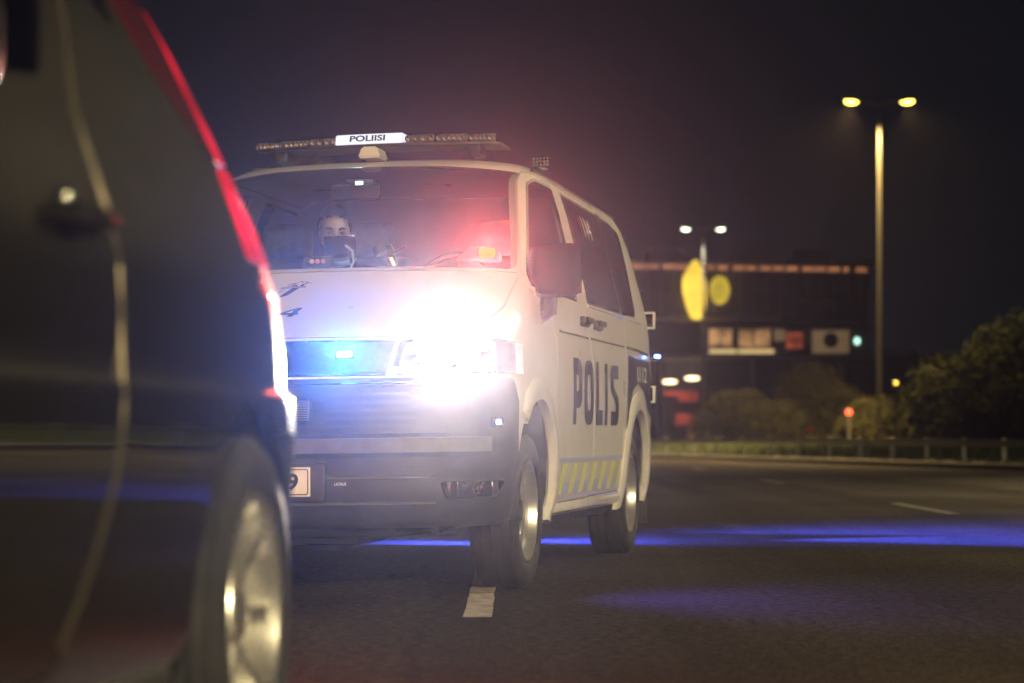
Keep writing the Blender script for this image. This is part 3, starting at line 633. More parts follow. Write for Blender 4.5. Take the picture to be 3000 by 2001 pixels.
for sg in (1, -1):
    for v0 in (0, 3.0):
        wz = empty('wheel', (sg * .825, v0, .335)); wz.parent = van; wz.rotation_euler = (R(17 + v0 * 40), 0, 0 if sg > 0 else math.pi)
        if v0 == 0: wz.rotation_mode = 'XYZ'
        for nm, me in (('tyre', TY), ('rim', rm), ('hub_cap', HUB), ('brake_disc', DISC)): link(nm, me, None, wz)
        for k in range(5):
            b_ = link('wheel_bolt', BOLT, None, wz, 0); a = k * 2 * math.pi / 5; b_.location = (.040, .075 * math.cos(a), .075 * math.sin(a))
# underbody
bm = bmesh.new(); box(bm, (0, 1.5, .31), (1.05, 4.5, .14), .03); obj('underbody', bm, M['mirror_black'], van)
for v0 in (0, 3.0):
    bm = bmesh.new(); tube(bm, [(-.75, v0, .33), (.75, v0, .33)], .05, 10); obj('axle', bm, M['black_plastic'], van)
bm = bmesh.new(); tube(bm, [(.3, .9, .22), (.35, 2.2, .2), (.35, 3.6, .25)], .035, 8); obj('exhaust_pipe', bm, M['steel'], van)
bm = bmesh.new(); box(bm, (-.1, -.45, .235), (.9, .5, .05), .02); obj('engine_guard', bm, M['mirror_black'], van)

# roof equipment ----------------------------------------------------
BZ = 2.078; BV = .86
def bar_v(u): return BV + .10 * (abs(u) / .62) ** 2
bm = bmesh.new(); rings = []
for i in range(25):
    u_ = -.595 + 1.19 * i / 24 + .03; v_ = bar_v(u_ - .03); t = 1 - .25 * max(0, abs(u_ - .03) - .58) / .04
    rings.append([bm.verts.new((u_, v_ + a, BZ + b)) for a, b in ((-.12, -.036), (.13, -.036), (.13, -.024), (-.12, -.024))])
for A_, B_ in zip(rings, rings[1:]):
    for j in range(4): bm.faces.new((A_[j], A_[(j + 1) % 4], B_[(j + 1) % 4], B_[j]))
bm.faces.new(rings[0]); bm.faces.new(rings[-1][::-1]); bmesh.ops.recalc_face_normals(bm, faces=bm.faces)
lb = obj('light_bar', bm, M['black_plastic'], van, 30); rollv(lb.data)
def bar_block(u0, u1, m, name, dv0=-.13, dv1=.12, z0=-.022, z1=.026, taper=0):
    bm = bmesh.new(); rings = []
    for i in range(5):
        u_ = u0 + (u1 - u0) * i / 4; v_ = bar_v(u_ - .03); tp = taper * (i / 4 if taper > 0 else (1 - i / 4) if taper < 0 else 0); tp = abs(tp)
        rings.append([bm.verts.new((u_, v_ + a * (1 - tp * .5), BZ + b)) for a, b in ((dv0, z0), (dv1, z0), (dv1 - .02, z1 - .01 - tp * .015), (dv1 - .04, z1 - tp * .018), (dv0 + .03, z1 - tp * .018), (dv0 + .012, z1 - .008 - tp * .012))])
    for A2, B2 in zip(rings, rings[1:]):
        for j in range(6): bm.faces.new((A2[j], A2[(j + 1) % 6], B2[(j + 1) % 6], B2[j]))
    bm.faces.new(rings[0]); bm.faces.new(rings[-1][::-1]); bmesh.ops.recalc_face_normals(bm, faces=bm.faces)
    o = obj(name, bm, m, lb, 30); rollv(o.data); return o
C0, C1 = -.155, .165
sign = bar_block(C0, C1, M['sign_emit'], 'lit_sign')
decal('sign_lettering', textmesh('POLIISI', .03), (-.085, BZ - .012, .088, BZ + .018), lambda a, b: (a, bar_v(a - .03) - .13 - .002 + max(0, (b - BZ + .022)) / .048 * .016, b + ROLL * (a - .93)), M['navy'], sign, .03)
for sgn in (1, -1):
    segs = [(.168, .315), (.318, .47), (.473, .60)] if sgn > 0 else [(-.305, -.158), (-.46, -.308), (-.59, -.463)]
    for k, (a, b) in enumerate(segs):
        if sgn < 0: a, b = a, b
        ls = bar_block(a, b, M['lens'], 'lens_section', taper=(1 if sgn > 0 else -1) if k == 2 else 0)
        nled = 4 if k == 0 else 6
        for q in range(nled):
            u_ = a + (b - a) * (q + .5) / nled; bm = bmesh.new(); lathe(bm, [(.0, .011), (.012, .007), (.016, .0)], 10)
            for v in bm.verts: v.co = Vector((u_ + v.co.y, bar_v(u_ - .03) - .095 + v.co.x, BZ - .002 + v.co.z * 1.4))
            o_ = obj('led_reflector', bm, M['led_cell'], ls); rollv(o_.data)
        bm = bmesh.new(); box(bm, ((a + b) / 2, bar_v((a + b) / 2 - .03) - .06, BZ), (b - a - .01, .02, .036), .003); o_ = obj('led_board', bm, M['grey_plastic'], ls); rollv(o_.data)
for u_ in (-.45, .50):
    bm = bmesh.new(); box(bm, (u_, BV + .04, 2.018), (.06, .16, .05), .01); o_ = obj('bar_foot', bm, M['black_plastic'], van); rollv(o_.data)
bm = bmesh.new(); pr = [(-.055, 0), (.055, 0), (.036, .052), (-.036, .052)]
me = prism([(x + .045, 1.972 + z) for x, z in pr], 'front', .60, .76); bm.from_mesh(me); bmesh.ops.bevel(bm, geom=bm.edges[:], offset=.008, segments=2, affect='EDGES'); o_ = obj('roof_sensor_housing', bm, M['white'], van); rollv(o_.data)
bm = bmesh.new(); tube(bm, [(.45, 3.2, 1.97), (.45, 3.21, 2.02)], [.016, .010], 8); obj('antenna', bm, M['black_plastic'], van)
# rear door window and lamps (seen from behind only)
bm = bmesh.new(); box(bm, (0, 3.945, 1.6), (1.2, .02, .42), .02); o_ = obj('rear_window', bm, M['tint_glass'], van)
M['tail_dark'] = mat('dark_red_lens', (.25, .01, .01), .15, coat=.6, vary=.1)
for sg in (1, -1):
    bm = bmesh.new(); box(bm, (sg * .80, 3.86, 1.0), (.10, .12, .55), .03); obj('tail_lamp', bm, M['tail_dark'], van)

# cabin interior ----------------------------------------------------
M['seat'] = mat('seat_fabric', (.06, .06, .07), .85, vary=.2, scale=30, bump=.2, bscale=300)
bm = bmesh.new(); box(bm, (0, .13, 1.265), (1.40, .50, .22), .06); o_ = obj('dashboard', bm, M['dark_in'], van)
bm = bmesh.new(); box(bm, (0, .06, 1.385), (1.3, .30, .015), .006); obj('dash_shelf', bm, M['grey_plastic'], o_)
bm = bmesh.new(); bm.from_mesh(prism([(-.84, .45), (.84, .45), (.87, 1.28), (.70, 1.84), (.60, 1.90), (-.60, 1.90), (-.70, 1.84), (-.87, 1.28)], 'front', 1.935, 1.965)); obj('bulkhead', bm, M['dark_in'], van)
for u_ in (-.18, -.62, .50):
    st = empty('seat', (u_, 1.25, .55)); st.parent = van
    for nm, c, s_, b_ in (('seat_cushion', (0, -.05, .32), (.46, .52, .14), .05), ('seat_back', (0, .22, .68), (.44, .14, .66), .05), ('headrest', (0, .24, 1.10), (.26, .10, .18), .04)):
        bm = bmesh.new(); box(bm, c, s_, b_, seg=3); obj(nm, bm, M['seat'], st)
bm = bmesh.new()
ring = [(.50 + .19 * math.cos(t * math.pi / 12), .42 + .08 * math.sin(t * math.pi / 12), 1.32 + .17 * math.sin(t * math.pi / 12)) for t in range(25)]
tube(bm, ring, .015, 8); tube(bm, [(.32, .42, 1.32), (.68, .42, 1.32)], .018, 8); obj('steering_wheel', bm, M['black_plastic'], van)
bm = bmesh.new(); box(bm, (-.085, .96, 1.90), (.14, .10, .02), .006); dm = obj('cabin_lamp', bm, M['dark_in'], van); rollv(dm.data)
bm = bmesh.new(); box(bm, (-.085, .905, 1.89), (.034, .014, .014), .005); o_ = obj('lamp_lens', bm, M['dome_emit'], dm); rollv(o_.data)
point('cabin_light', (-.08, .83, 1.83), .8, (.85, .95, 1.0), .03, dm)
bm = bmesh.new(); box(bm, (-.02, .62, 1.80), (.24, .03, .07), .015); mv = obj('rear_view_mirror', bm, M['black_plastic'], van)
# red-orange flasher behind the windscreen
bm = bmesh.new(); me = prism([(.565, 1.435), (.765, 1.425), (.765, 1.465), (.70, 1.495), (.63, 1.497)], 'front', .13, .20); bm.from_mesh(me); bmesh.ops.bevel(bm, geom=bm.edges[:], offset=.006, segments=2, affect='EDGES'); fl = obj('dash_flasher', bm, M['grey_plastic'], van)
bm = bmesh.new(); box(bm, (.713, .120, 1.466), (.078, .03, .044), .014); obj('flasher_lens', bm, M['orange_emit'], fl)
spot('dash_flasher_beam', (.713, .095, 1.466), (.16, -1, -.06), 3600, (1.0, .10, .07), 60, .9, .02, fl, (1, .6, 1))
# small led module on the dash
bm = bmesh.new(); box(bm, (-.02, .0, 1.425), (.13, .05, .05), .01); lm = obj('dash_led_module', bm, M['black_plastic'], van)
M['amber_dim'] = emit('dim_amber_led', (1, .35, .25), .7)
for k in range(3):
    bm = bmesh.new(); bmesh.ops.create_icosphere(bm, subdivisions=2, radius=.011)
    for v in bm.verts: v.co += Vector((-.045 + k * .026, -.028, 1.428))
    obj('led', bm, M['amber_dim'], lm)

# ------------------------------------------------------------------ things lying in the cabin
def vw(u, v, z):
    c, s = math.cos(TH), math.sin(TH); return Vector((-.8328 + u * c + v * s, 10.0813 - u * s + v * c, z + ROLL * (u - .93)))
def cabin(name, u, v, z, label, cat): return empty(name, vw(u, v, z), -TH, label, cat)
t = cabin('data_terminal', .02, .20, 1.3925, 'black data terminal screen on a stalk in front of the officer', 'terminal')
boxo('terminal_case', (0, 0, .13), (.15, .025, .10), M['gloss_black'], t, .008); boxo('terminal_edge', (.02, -.016, .172), (.115, .006, .007), M['chrome'], t, .002)
M['screen'] = emit('added_screen_emit', (.75, .85, 1.0), .9)
boxo('added_screen_glow', (0, .014, .13), (.135, .004, .085), M['screen'], t, .001)  # unseen glowing face, added to go with the fill light
point('face_fill_light', (0, .06, .13), .45, (1, .86, .74), .04, t)  # fill light added behind the terminal to brighten the officer's face
bm = bmesh.new(); tube(bm, [(.06, .0, 0), (.062, .0, .05), (.05, .0, .10)], [.02, .014, .014], 8); obj('stalk', bm, M['black_plastic'], t)
bm = bmesh.new(); tube(bm, [(.0, -.02, .004), (.05, -.02, .02), (.068, -.02, .06), (.062, -.02, .11), (.03, -.02, .135)], .006, 8); obj('cable', bm, M['plate_white'], t)
pa = cabin('paper_sheet', .16, .10, 1.3935, 'white paper sheet lying on the dashboard shelf', 'paper')
bm = bmesh.new(); box(bm, (0, 0, .004), (.30, .21, .006), .001, Matrix.Rotation(R(6), 3, 'X') @ Matrix.Rotation(R(9), 3, 'Z'))
for v in bm.verts: v.co.z += .010
obj('sheet', bm, M['white_vinyl'], pa)
M['brass'] = mat('champagne_metal', (.62, .50, .30), .22, metal=1, vary=.1)
to = cabin('flashlight', .27, .12, 1.405, 'brass coloured metal flashlight lying on the dashboard', 'flashlight')
bm = bmesh.new(); lathe(bm, [(-.05, .0), (-.05, .034), (-.01, .036), (-.008, .030), (.0, .030), (.004, .026), (.03, .024), (.045, .022), (.045, 0)], 24)
rot = Matrix.Rotation(R(62), 3, 'Y')
for v in bm.verts: v.co = rot @ v.co + Vector((.0, 0, .055))
obj('barrel', bm, M['brass'], to)
bm = bmesh.new(); box(bm, (.050, -.02, .085), (.07, .012, .016), .003, Matrix.Rotation(R(-30), 3, 'Y')); obj('clip', bm, M['brass'], to)
bm = bmesh.new(); lathe(bm, [(-.075, .0), (-.07, .040), (-.03, .042), (-.03, .0)], 24)
for v in bm.verts: v.co = rot @ v.co + Vector((-.012, 0, .05))
obj('rubber_head', bm, M['black_plastic'], to)

# ------------------------------------------------------------------ the officer on the middle seat
M['skin'] = mat('skin', (.55, .33, .24), .5, vary=.06, scale=25); M['skin'].node_tree.nodes['Principled BSDF'].inputs['Subsurface Weight'].default_value = .1
M['hair'] = mat('dark_hair', (.010, .007, .006), .8, vary=.25, scale=60, spec=.05, bump=.6, bscale=140); M['uniform'] = mat('navy_uniform', (.012, .015, .030), .8, vary=.2, scale=30, bump=.3, bscale=150)
M['eye'] = mat('eye_white', (.6, .58, .55), .2, vary=.05); M['iris'] = mat('iris', (.03, .02, .015), .15)
M['brow'] = mat('eyebrow', (.035, .022, .017), .7); M['lip'] = mat('lip', (.42, .16, .14), .4); M['collar'] = mat('pale_blue_collar', (.38, .46, .62), .7)
off = empty('person', vw(-.20, 1.02, .96), -TH, 'officer in dark uniform with hair tied back, seated behind the windscreen', 'person')
HC = Vector((-.012, -.10, .695))     # head centre, person frame: x = van u, y = van v
HR = Matrix.Rotation(R(20), 3, 'Z') @ Matrix.Rotation(R(7), 3, 'X')
def head_pt(hx, hf, hz): return HC + HR @ Vector((hx, -hf, hz))
def head_shape(d, grow=0.):
    x, f, z = d; a, b, c = .073 + grow, .093 + grow, .120 + grow; hx, hf, hz = x * a, f * b, z * c
    if z < 0:
        t = -z; hx *= 1 - .30 * t ** 1.5; hf *= 1 - .10 * t; hf += .012 * t * max(0, f)
    if grow == 0 and f > 0:
        g = lambda cx, cz, sx, sz: math.exp(-((abs(hx) - cx) / sx) ** 2 - ((hz - cz) / sz) ** 2)
        hf += .024 * g(0, -.032, .012, .018) + .014 * g(0, -.008, .009, .024) - .011 * g(.032, .002, .017, .013) + .004 * g(.030, .028, .022, .008) + .005 * g(.040, -.030, .018, .016) + .006 * g(0, -.066, .020, .010) + .006 * g(0, -.10, .02, .014)
        hx *= 1 + .02 * g(.06, -.03, .02, .03)
    return hx, hf, hz
def sph(nu=48, nv=36):
    for j in range(nv + 1):
        for i in range(nu):
            th = math.pi * j / nv; ph = 2 * math.pi * i / nu; yield (math.sin(th) * math.sin(ph), math.sin(th) * math.cos(ph), math.cos(th))
def sphere_grid(bm, fn, nu=48, nv=36, keep=None):
    vs_ = [bm.verts.new(fn(d)) for d in sph(nu, nv)]; ds = list(sph(nu, nv))
    for j in range(nv):
        for i in range(nu):
            q = [j * nu + i, j * nu + (i + 1) % nu, (j + 1) * nu + (i + 1) % nu, (j + 1) * nu + i]
            if keep and not all(keep(ds[k]) for k in q): continue
            bm.faces.new([vs_[k] for k in q])
    bmesh.ops.remove_doubles(bm, verts=bm.verts, dist=1e-5); bmesh.ops.recalc_face_normals(bm, faces=bm.faces)
def skinned(verts, edges, rad, root=0, sub=2):
    me = bpy.data.meshes.new('sk'); me.from_pydata(verts, edges, []); o = bpy.data.objects.new('sk', me); COL.objects.link(o)
    md = o.modifiers.new('s', 'SKIN'); md.use_smooth_shade = True
    for i, r in enumerate(rad):
        sv = me.skin_vertices[0].data[i]; sv.radius = (r, r) if not isinstance(r, tuple) else r; sv.use_root = (i == root)
    o.modifiers.new('u', 'SUBSURF').levels = sub
    dg = bpy.context.evaluated_depsgraph_get(); dg.update(); out = bpy.data.meshes.new_from_object(o.evaluated_get(dg), depsgraph=dg); bpy.data.objects.remove(o); return out
V_ = [(0, .05, .02), (0, .06, .16), (0, .05, .32), (0, .03, .46), (0, .0, .535), (-.01, -.06, .60), (-.012, -.09, .66)]; E_ = [(i, i + 1) for i in range(6)]
Rd = [(.16, .12), (.14, .105), (.155, .11), (.15, .10), (.07, .06), .052, .05]
for sg in (1, -1):
    k = len(V_); V_ += [(sg * .16, .03, .47), (sg * .215, .0, .33), (sg * .23, -.06, .20), (sg * .18, -.20, .17), (sg * .12, -.30, .17), (sg * .11, -.36, .165)]; Rd += [.06, .048, .042, .038, .028, .026]
    E_ += [(3, k)] + [(k + i, k + i + 1) for i in range(5)]
    for q in range(5):      # fingers, resting on the lap
        a = (q - 2) * .017; L_ = (.045, .075, .082, .076, .058)[q]; b0 = len(V_); px = sg * .11 - sg * a
        st = (px, -.375 + abs(q - 2) * .004, .165) if q else (sg * .145 - sg * .18 * 0 - sg * .075, -.345, .16)
        V_ += [st, (st[0], st[1] - L_ * .55, st[2] - .006), (st[0], st[1] - L_ * .9, st[2] - .028)]; Rd += [.010, .009, .008]; E_ += [(k + 5, b0), (b0, b0 + 1), (b0 + 1, b0 + 2)]
    k = len(V_); V_ += [(sg * .10, .02, .0), (sg * .12, -.42, .02), (sg * .12, -.45, -.38), (sg * .12, -.56, -.44)]; Rd += [.09, .068, .05, .04]; E_ += [(0, k), (k, k + 1), (k + 1, k + 2), (k + 2, k + 3)]
bm = bmesh.new(); bm.from_mesh(skinned(V_, E_, Rd)); b2 = bmesh.new(); sphere_grid(b2, lambda d: head_pt(*head_shape(d)))
for sg in (1, -1):       # ears
    b3 = bmesh.new(); sphere_grid(b3, lambda d, s=sg: head_pt(s * (.071 + abs(d[0]) * .010 + max(0, d[2]) * .004), -.012 + d[1] * .018, -.004 + d[2] * .033), 16, 12); m3 = frombm(b3); b2.from_mesh(m3)
m2 = frombm(b2); bm.from_mesh(m2); bodyme = frombm(bm)
o = bpy.data.objects.new('bd', bodyme); COL.objects.link(o); md = o.modifiers.new('r', 'REMESH'); md.mode = 'VOXEL'; md.voxel_size = .0045; md.use_smooth_shade = True
sm = o.modifiers.new('sm', 'SMOOTH'); sm.iterations = 2; dg = bpy.context.evaluated_depsgraph_get(); dg.update(); bodyme2 = bpy.data.meshes.new_from_object(o.evaluated_get(dg), depsgraph=dg); bpy.data.objects.remove(o)
link('body', bodyme2, M['skin'], off, 80)
Vj = V_[:5]; Rj = [(.175, .135), (.155, .12), (.172, .125), (.165, .115), (.075, .065)]; Ej = [(i, i + 1) for i in range(4)]
for sg in (1, -1):
    k = len(Vj); Vj += [(sg * .165, .03, .475), (sg * .218, .0, .33), (sg * .233, -.06, .20), (sg * .18, -.20, .17), (sg * .13, -.285, .17)]; Rj += [.072, .060, .054, .048, .038]; Ej += [(3, k)] + [(k + i, k + i + 1) for i in range(4)]
link('jacket', skinned(Vj, Ej, Rj), M['uniform'], off, 80)
Vt = [(0, .05, .02)]; Rt = [(.175, .13)]; Et = []
for sg in (1, -1):
    k = len(Vt); Vt += [(sg * .10, .02, .0), (sg * .12, -.42, .02), (sg * .12, -.45, -.36)]; Rt += [.10, .08, .062]; Et += [(0, k), (k, k + 1), (k + 1, k + 2)]
link('trousers', skinned(Vt, Et, Rt), M['uniform'], off, 80)
bm = bmesh.new(); tube(bm, [(-.065 * math.cos(t * math.pi / 9), -.035 - .062 * math.sin(t * math.pi / 9) * (1 if t < 10 else 1), .565 - .02 * math.sin(t * math.pi / 9)) for t in range(19)], .014, 8); obj('collar', bm, M['collar'], off)
hl_ = lambda d: (d[2] > .45 + .22 * max(0, d[1]) - .10 * abs(d[0]) * (d[1] > 0)) if d[1] > .28 else ((d[2] > .05) if d[1] > .02 else d[2] > -.55)
bm = bmesh.new(); sphere_grid(bm, lambda d: head_pt(*head_shape(d, .0095 + .010 * max(0, d[2]) + .0015 * math.sin(d[0] * 60))), 64, 44, hl_); hr = obj('hair', bm, M['hair'], off, 60)
hr.modifiers.new('t', 'SOLIDIFY').thickness = .008
bm = bmesh.new(); sphere_grid(bm, lambda d: head_pt(d[0] * .042, -.125 + d[1] * .035, .05 + d[2] * .042 + .003 * math.sin(d[0] * 9)), 24, 16); obj('hair_bun', bm, M['hair'], off, 60)
for sg in (1, -1):
    bm = bmesh.new(); sphere_grid(bm, lambda d: head_pt(sg * .032 + d[0] * .0135, .0765 + d[1] * .010, -.0015 + d[2] * .0040), 16, 10); e_ = obj('eye', bm, M['eye'], off)
    bm = bmesh.new(); sphere_grid(bm, lambda d: head_pt(sg * .032 + d[0] * .0055, .0845 + d[1] * .003, -.003 + d[2] * .0036), 12, 8); obj('iris', bm, M['iris'], e_)
    bm = bmesh.new(); tube(bm, [head_pt(sg * (.018 + k * .0095), .0875 - .0014 * k * k * .9, .0015 + .0035 * math.sin(k / 3 * math.pi) - k * .0006) for k in range(4)], .0030, 6); obj('eyelash', bm, M['brow'], e_)
    bm = bmesh.new(); tube(bm, [head_pt(sg * (.014 + k * .0085), .0925 - .0012 * k * k, .0205 + .0065 * math.sin(min(1, k / 3.2) * math.pi * .6) - max(0, k - 2) * .002) for k in range(5)], [.0032, .0042, .004, .0032, .002], 6); obj('eyebrow', bm, M['brow'], off)
bm = bmesh.new(); sphere_grid(bm, lambda d: head_pt(d[0] * .022, .092 + d[1] * .007, -.067 + d[2] * .008), 16, 10); obj('lips', bm, M['lip'], off)

# ------------------------------------------------------------------ dark car in the foreground
CA = R(6.0)
car = empty('stopped_car', (-1.362, 4.22, 0), -CA, 'dark grey hatchback with glowing red tail lamp, close in the left foreground', 'car')
CT = [(.19, -3.35, .60, .80, .55, .35), (.26, -3.45, .70, .855, .6, .42), (.34, -3.5, .74, .878, .6, .45), (.50, -3.52, .76, .893, .6, .46), (.66, -3.50, .77, .90, .6, .47), (.715, -3.49, .765, .90, .6, .47), (.735, -3.48, .745, .898, .6, .47), (.75, -3.47, .70, .890, .6, .46),
 (.84, -3.35, .69, .890, .7, .47), (.92, -2.95, .68, .885, .8, .48), (.99, -2.55, .665, .866, .8, .48), (1.06, -2.25, .64, .842, .7, .48), (1.15, -2.0, .60, .805, .6, .46), (1.25, -1.76, .54, .765, .6, .44), (1.38, -1.42, .45, .71, .55, .42), (1.48, -1.15, .36, .66, .5, .40), (1.54, -.95, .27, .60, .5, .40), (1.58, -.75, .15, .50, .45, .38), (1.60, -.5, -.05, .36, .4, .35)]
CL = [.19, .21, .26, .30, .34, .42, .50, .58, .66, .70, .715, .725, .735, .742, .75, .79, .84, .88, .92, .955, .99, 1.025, 1.06, 1.10, 1.15, 1.20, 1.25, 1.31, 1.38, 1.43, 1.48, 1.51, 1.54, 1.56, 1.58, 1.592, 1.60]
def cshell(a, b): return shell(CT, CL, a, b)
cs_ = lambda p, sg=1, a=.3: prism(p, 'side', a * sg, 1.2 * sg)
CAR_W = .33
aR = arch(0, .335, .385, 30); aF = arch(-2.6, .335, .385, 30)
rdoor = [(-1.98, .33), (-1.14, .345), (-1.02, .44), (-.88, .60), (-.825, .80), (-.82, 1.0), (-.81, 1.13), (-.62, 1.32), (-.50, 1.44), (-.56, 1.50), (-1.02, 1.525), (-1.06, 1.2), (-1.08, .9)]
rdoor = rdoor[:10] + [(-1.05, 1.53), (-1.93, 1.50), (-1.98, 1.1)]
fdoorc = [(-2.95 + .35, .33 + .42), (-2.1, .33), (-1.985, .33), (-1.985, 1.1), (-1.935, 1.50), (-1.05 - .06, 1.53 - .03), (-1.95, 1.13), (-2.12, 1.02)]
fdoorc = [(-2.12, .335), (-1.99, .33), (-1.99, 1.1), (-1.945, 1.15), (-2.15, 1.0), (-2.2, .8)]
rwinc = rounded([(-1.90, 1.06), (-.93, 1.165), (-.74, 1.31), (-.66, 1.42), (-.80, 1.455), (-1.30, 1.47), (-1.62, 1.30)], .04, 4)
qwin = rounded([(-.46, 1.46), (-.42, 1.40), (-.30, 1.34), (-.27, 1.40), (-.30, 1.475)], .02, 3)
tail = [(.10, .985), (.9, .985), (.9, 1.55), (.03, 1.53), (.05, 1.26), (.12, 1.16)]
taillow = rounded([(.10, .985), (.9, .985), (.9, 1.165), (.13, 1.165)], .02, 2)
tailup = [(.15, 1.175), (.9, 1.175), (.9, 1.53), (.08, 1.52), (.10, 1.30)]
cover = [(.10, 1.175), (.145, 1.175), (.095, 1.30), (.075, 1.52), (-.26, 1.50), (-.17, 1.36), (-.04, 1.25)]
CS = cshell(0, .03)
CS = boolean(CS, [cs_(aR), cs_(aR, -1), cs_(aF), cs_(aF, -1)], 'DIFFERENCE')
rwb = rounded([(-.46, 1.17), (.46, 1.17), (.42, 1.50), (-.42, 1.50)], .04, 3); wsc = rounded([(-.60, 1.06), (.60, 1.06), (.50, 1.48), (-.50, 1.48)], .04, 3)
P_rwb = prism(rwb, 'front', .0, 1.0); P_wsc = prism(wsc, 'front', -3.2, -1.0)
bumpc = [(.36, .1), (1.2, .1), (1.2, .733), (.42, .733), (.40, .55)]
cb = boolean(CS.copy(), [cs_(offs(rdoor, .006)), cs_(offs(rdoor, .006), -1), cs_(taillow, 1, .40), cs_(taillow, -1, .40), cs_(tailup, 1, .40), cs_(tailup, -1, .40), cs_(cover, 1, .40), cs_(cover, -1, .40), cs_(qwin), cs_(qwin, -1), P_rwb, P_wsc, prism(offs(bumpc, .0), 'side', -1.2, 1.2)], 'DIFFERENCE')
CM = [M['car_paint'], M['dark_in']]
def cpart(name, me, m, parent=car, smooth=35): me.materials.clear(); return link(name, me, m, parent, smooth)
cpart('body', cb, CM)
cpart('rear_bumper', boolean(CS.copy(), [prism(offs(bumpc, -.004), 'side', -1.2, 1.2)], 'INTERSECT'), CM)
def lit_lens(name, col, strength):
    m = bpy.data.materials.new(name); m.use_nodes = True; p = m.node_tree.nodes['Principled BSDF']; p.inputs['Base Color'].default_value = (.35, .004, .008, 1); p.inputs['Roughness'].default_value = .12
    p.inputs['Emission Color'].default_value = (*col, 1); nt = m.node_tree; tc = N(nt, 'ShaderNodeTexCoord'); w = N(nt, 'ShaderNodeTexWave', Scale=2.2, Distortion=.3); w.bands_direction = 'Z'; nt.links.new(tc.outputs['Object'], w.inputs['Vector'])
    r = N(nt, 'ShaderNodeMapRange'); r.inputs[3].default_value = strength * .45; r.inputs[4].default_value = strength * 1.3; nt.links.new(w.outputs['Fac'], r.inputs[0]); nt.links.new(r.outputs[0], p.inputs['Emission Strength']); m.cycles.emission_sampling = 'NONE'; return m
M['tail_lit'] = lit_lens('tail_lamp_lit', (1, .012, .05), 1.1); M['tail_up'] = lit_lens('tail_lamp_upper', (1, .012, .04), .55); M['tail_cover'] = mat('smoked_red_lens', (.14, .006, .008), .15, coat=1, vary=.15)
for sg in (1, -1):
    cpart('tail_lamp', boolean(cshell(-.004, .03), [cs_(offs(taillow, -.003), sg, .402)], 'INTERSECT'), [M['tail_lit'], M['tail_lit']])
    cpart('upper_tail_lamp', boolean(cshell(-.004, .03), [cs_(offs(tailup, -.003), sg, .402)], 'INTERSECT'), [M['tail_up'], M['tail_up']])
    cpart('smoked_lamp_cover', boolean(cshell(-.003, .03), [cs_(offs(cover, -.003), sg, .402)], 'INTERSECT'), [M['tail_cover'], M['tail_cover']])
    spot('tail_lamp_glow', (sg * .66, .80, 1.05), (sg * .25, 1, -.35), 60, (1, .02, .05), 150, .6, .05, car)
    d = boolean(boolean(CS.copy(), [cs_(rdoor, sg)], 'INTERSECT'), [cs_(rwinc, sg)], 'DIFFERENCE'); dd = cpart('rear_door', d, CM)
    cpart('window_pane', boolean(cshell(.004, .010), [cs_(offs(rwinc, .006), sg)], 'INTERSECT'), [M['tint_glass'], M['tint_glass']], dd)
    cpart('quarter_window', boolean(cshell(.004, .010), [cs_(offs(qwin, .006), sg)], 'INTERSECT'), [M['tint_glass'], M['tint_glass']])
    bm = bmesh.new(); dl = [(-1.10, .375), (-1.02, .44), (-.94, .53), (-.88, .60), (-.845, .70), (-.825, .80), (-.82, .9), (-.82, 1.0), (-.815, 1.08), (-.80, 1.14), (-.73, 1.21), (-.66, 1.28), (-.60, 1.34), (-.52, 1.42)]
    tube(bm, [(sg * (lerp(CT, z)[2] - .002), v - .008, z) for v, z in dl], .007, 8); obj('door_edge_gleam', bm, M['edge'], dd, 60)  # rod added over the seam to draw its gleam
    bm = bmesh.new(); u = lerp(CT, .955)[2]
    tube(bm, [(sg * (u - .01), -1.16, .955), (sg * (u + .028), -1.13, .957), (sg * (u + .034), -1.03, .959), (sg * (u + .028), -.94, .96), (sg * (u - .01), -.91, .96)], [.012, .014, .015, .014, .012], 10); obj('door_handle', bm, M['car_paint'], dd)
    bm = bmesh.new(); sphere_grid(bm, lambda q: (sg * (u - .004 + q[0] * .014), -1.035 + q[1] * .075, .945 + q[2] * .055), 20, 12); obj('handle_cup', bm, M['gloss_black'], dd)
    bm = bmesh.new(); box(bm, (sg * .845, -1.35, .255), (.06, 1.75, .10), .02); obj('sill', bm, M['black_plastic'], car)
    for v0 in (0, -2.6):
        bm = bmesh.new(); lathe(bm, [(sg * .86, .39), (sg * .52, .39), (sg * .52, .02)], 36)
        for v in bm.verts: v.co += Vector((0, v0, .335))
        bmesh.ops.delete(bm, geom=[v for v in bm.verts if v.co.z < .2], context='VERTS'); obj('wheel_well', bm, M['black_plastic'], car)
    bm = bmesh.new(); box(bm, (sg * .98, -1.95, 1.05), (.19, .12, .13), .04, seg=3); obj('side_mirror', bm, M['car_paint'], car)
cpart('rear_window', boolean(cshell(.004, .010), [prism(offs(rwb, .006), 'front', .0, 1.0)], 'INTERSECT'), [M['tint_glass'], M['tint_glass']])
cpart('windscreen', boolean(cshell(.004, .010), [prism(offs(wsc, .006), 'front', -3.2, -1.0)], 'INTERSECT'), [M['tint_glass'], M['tint_glass']])
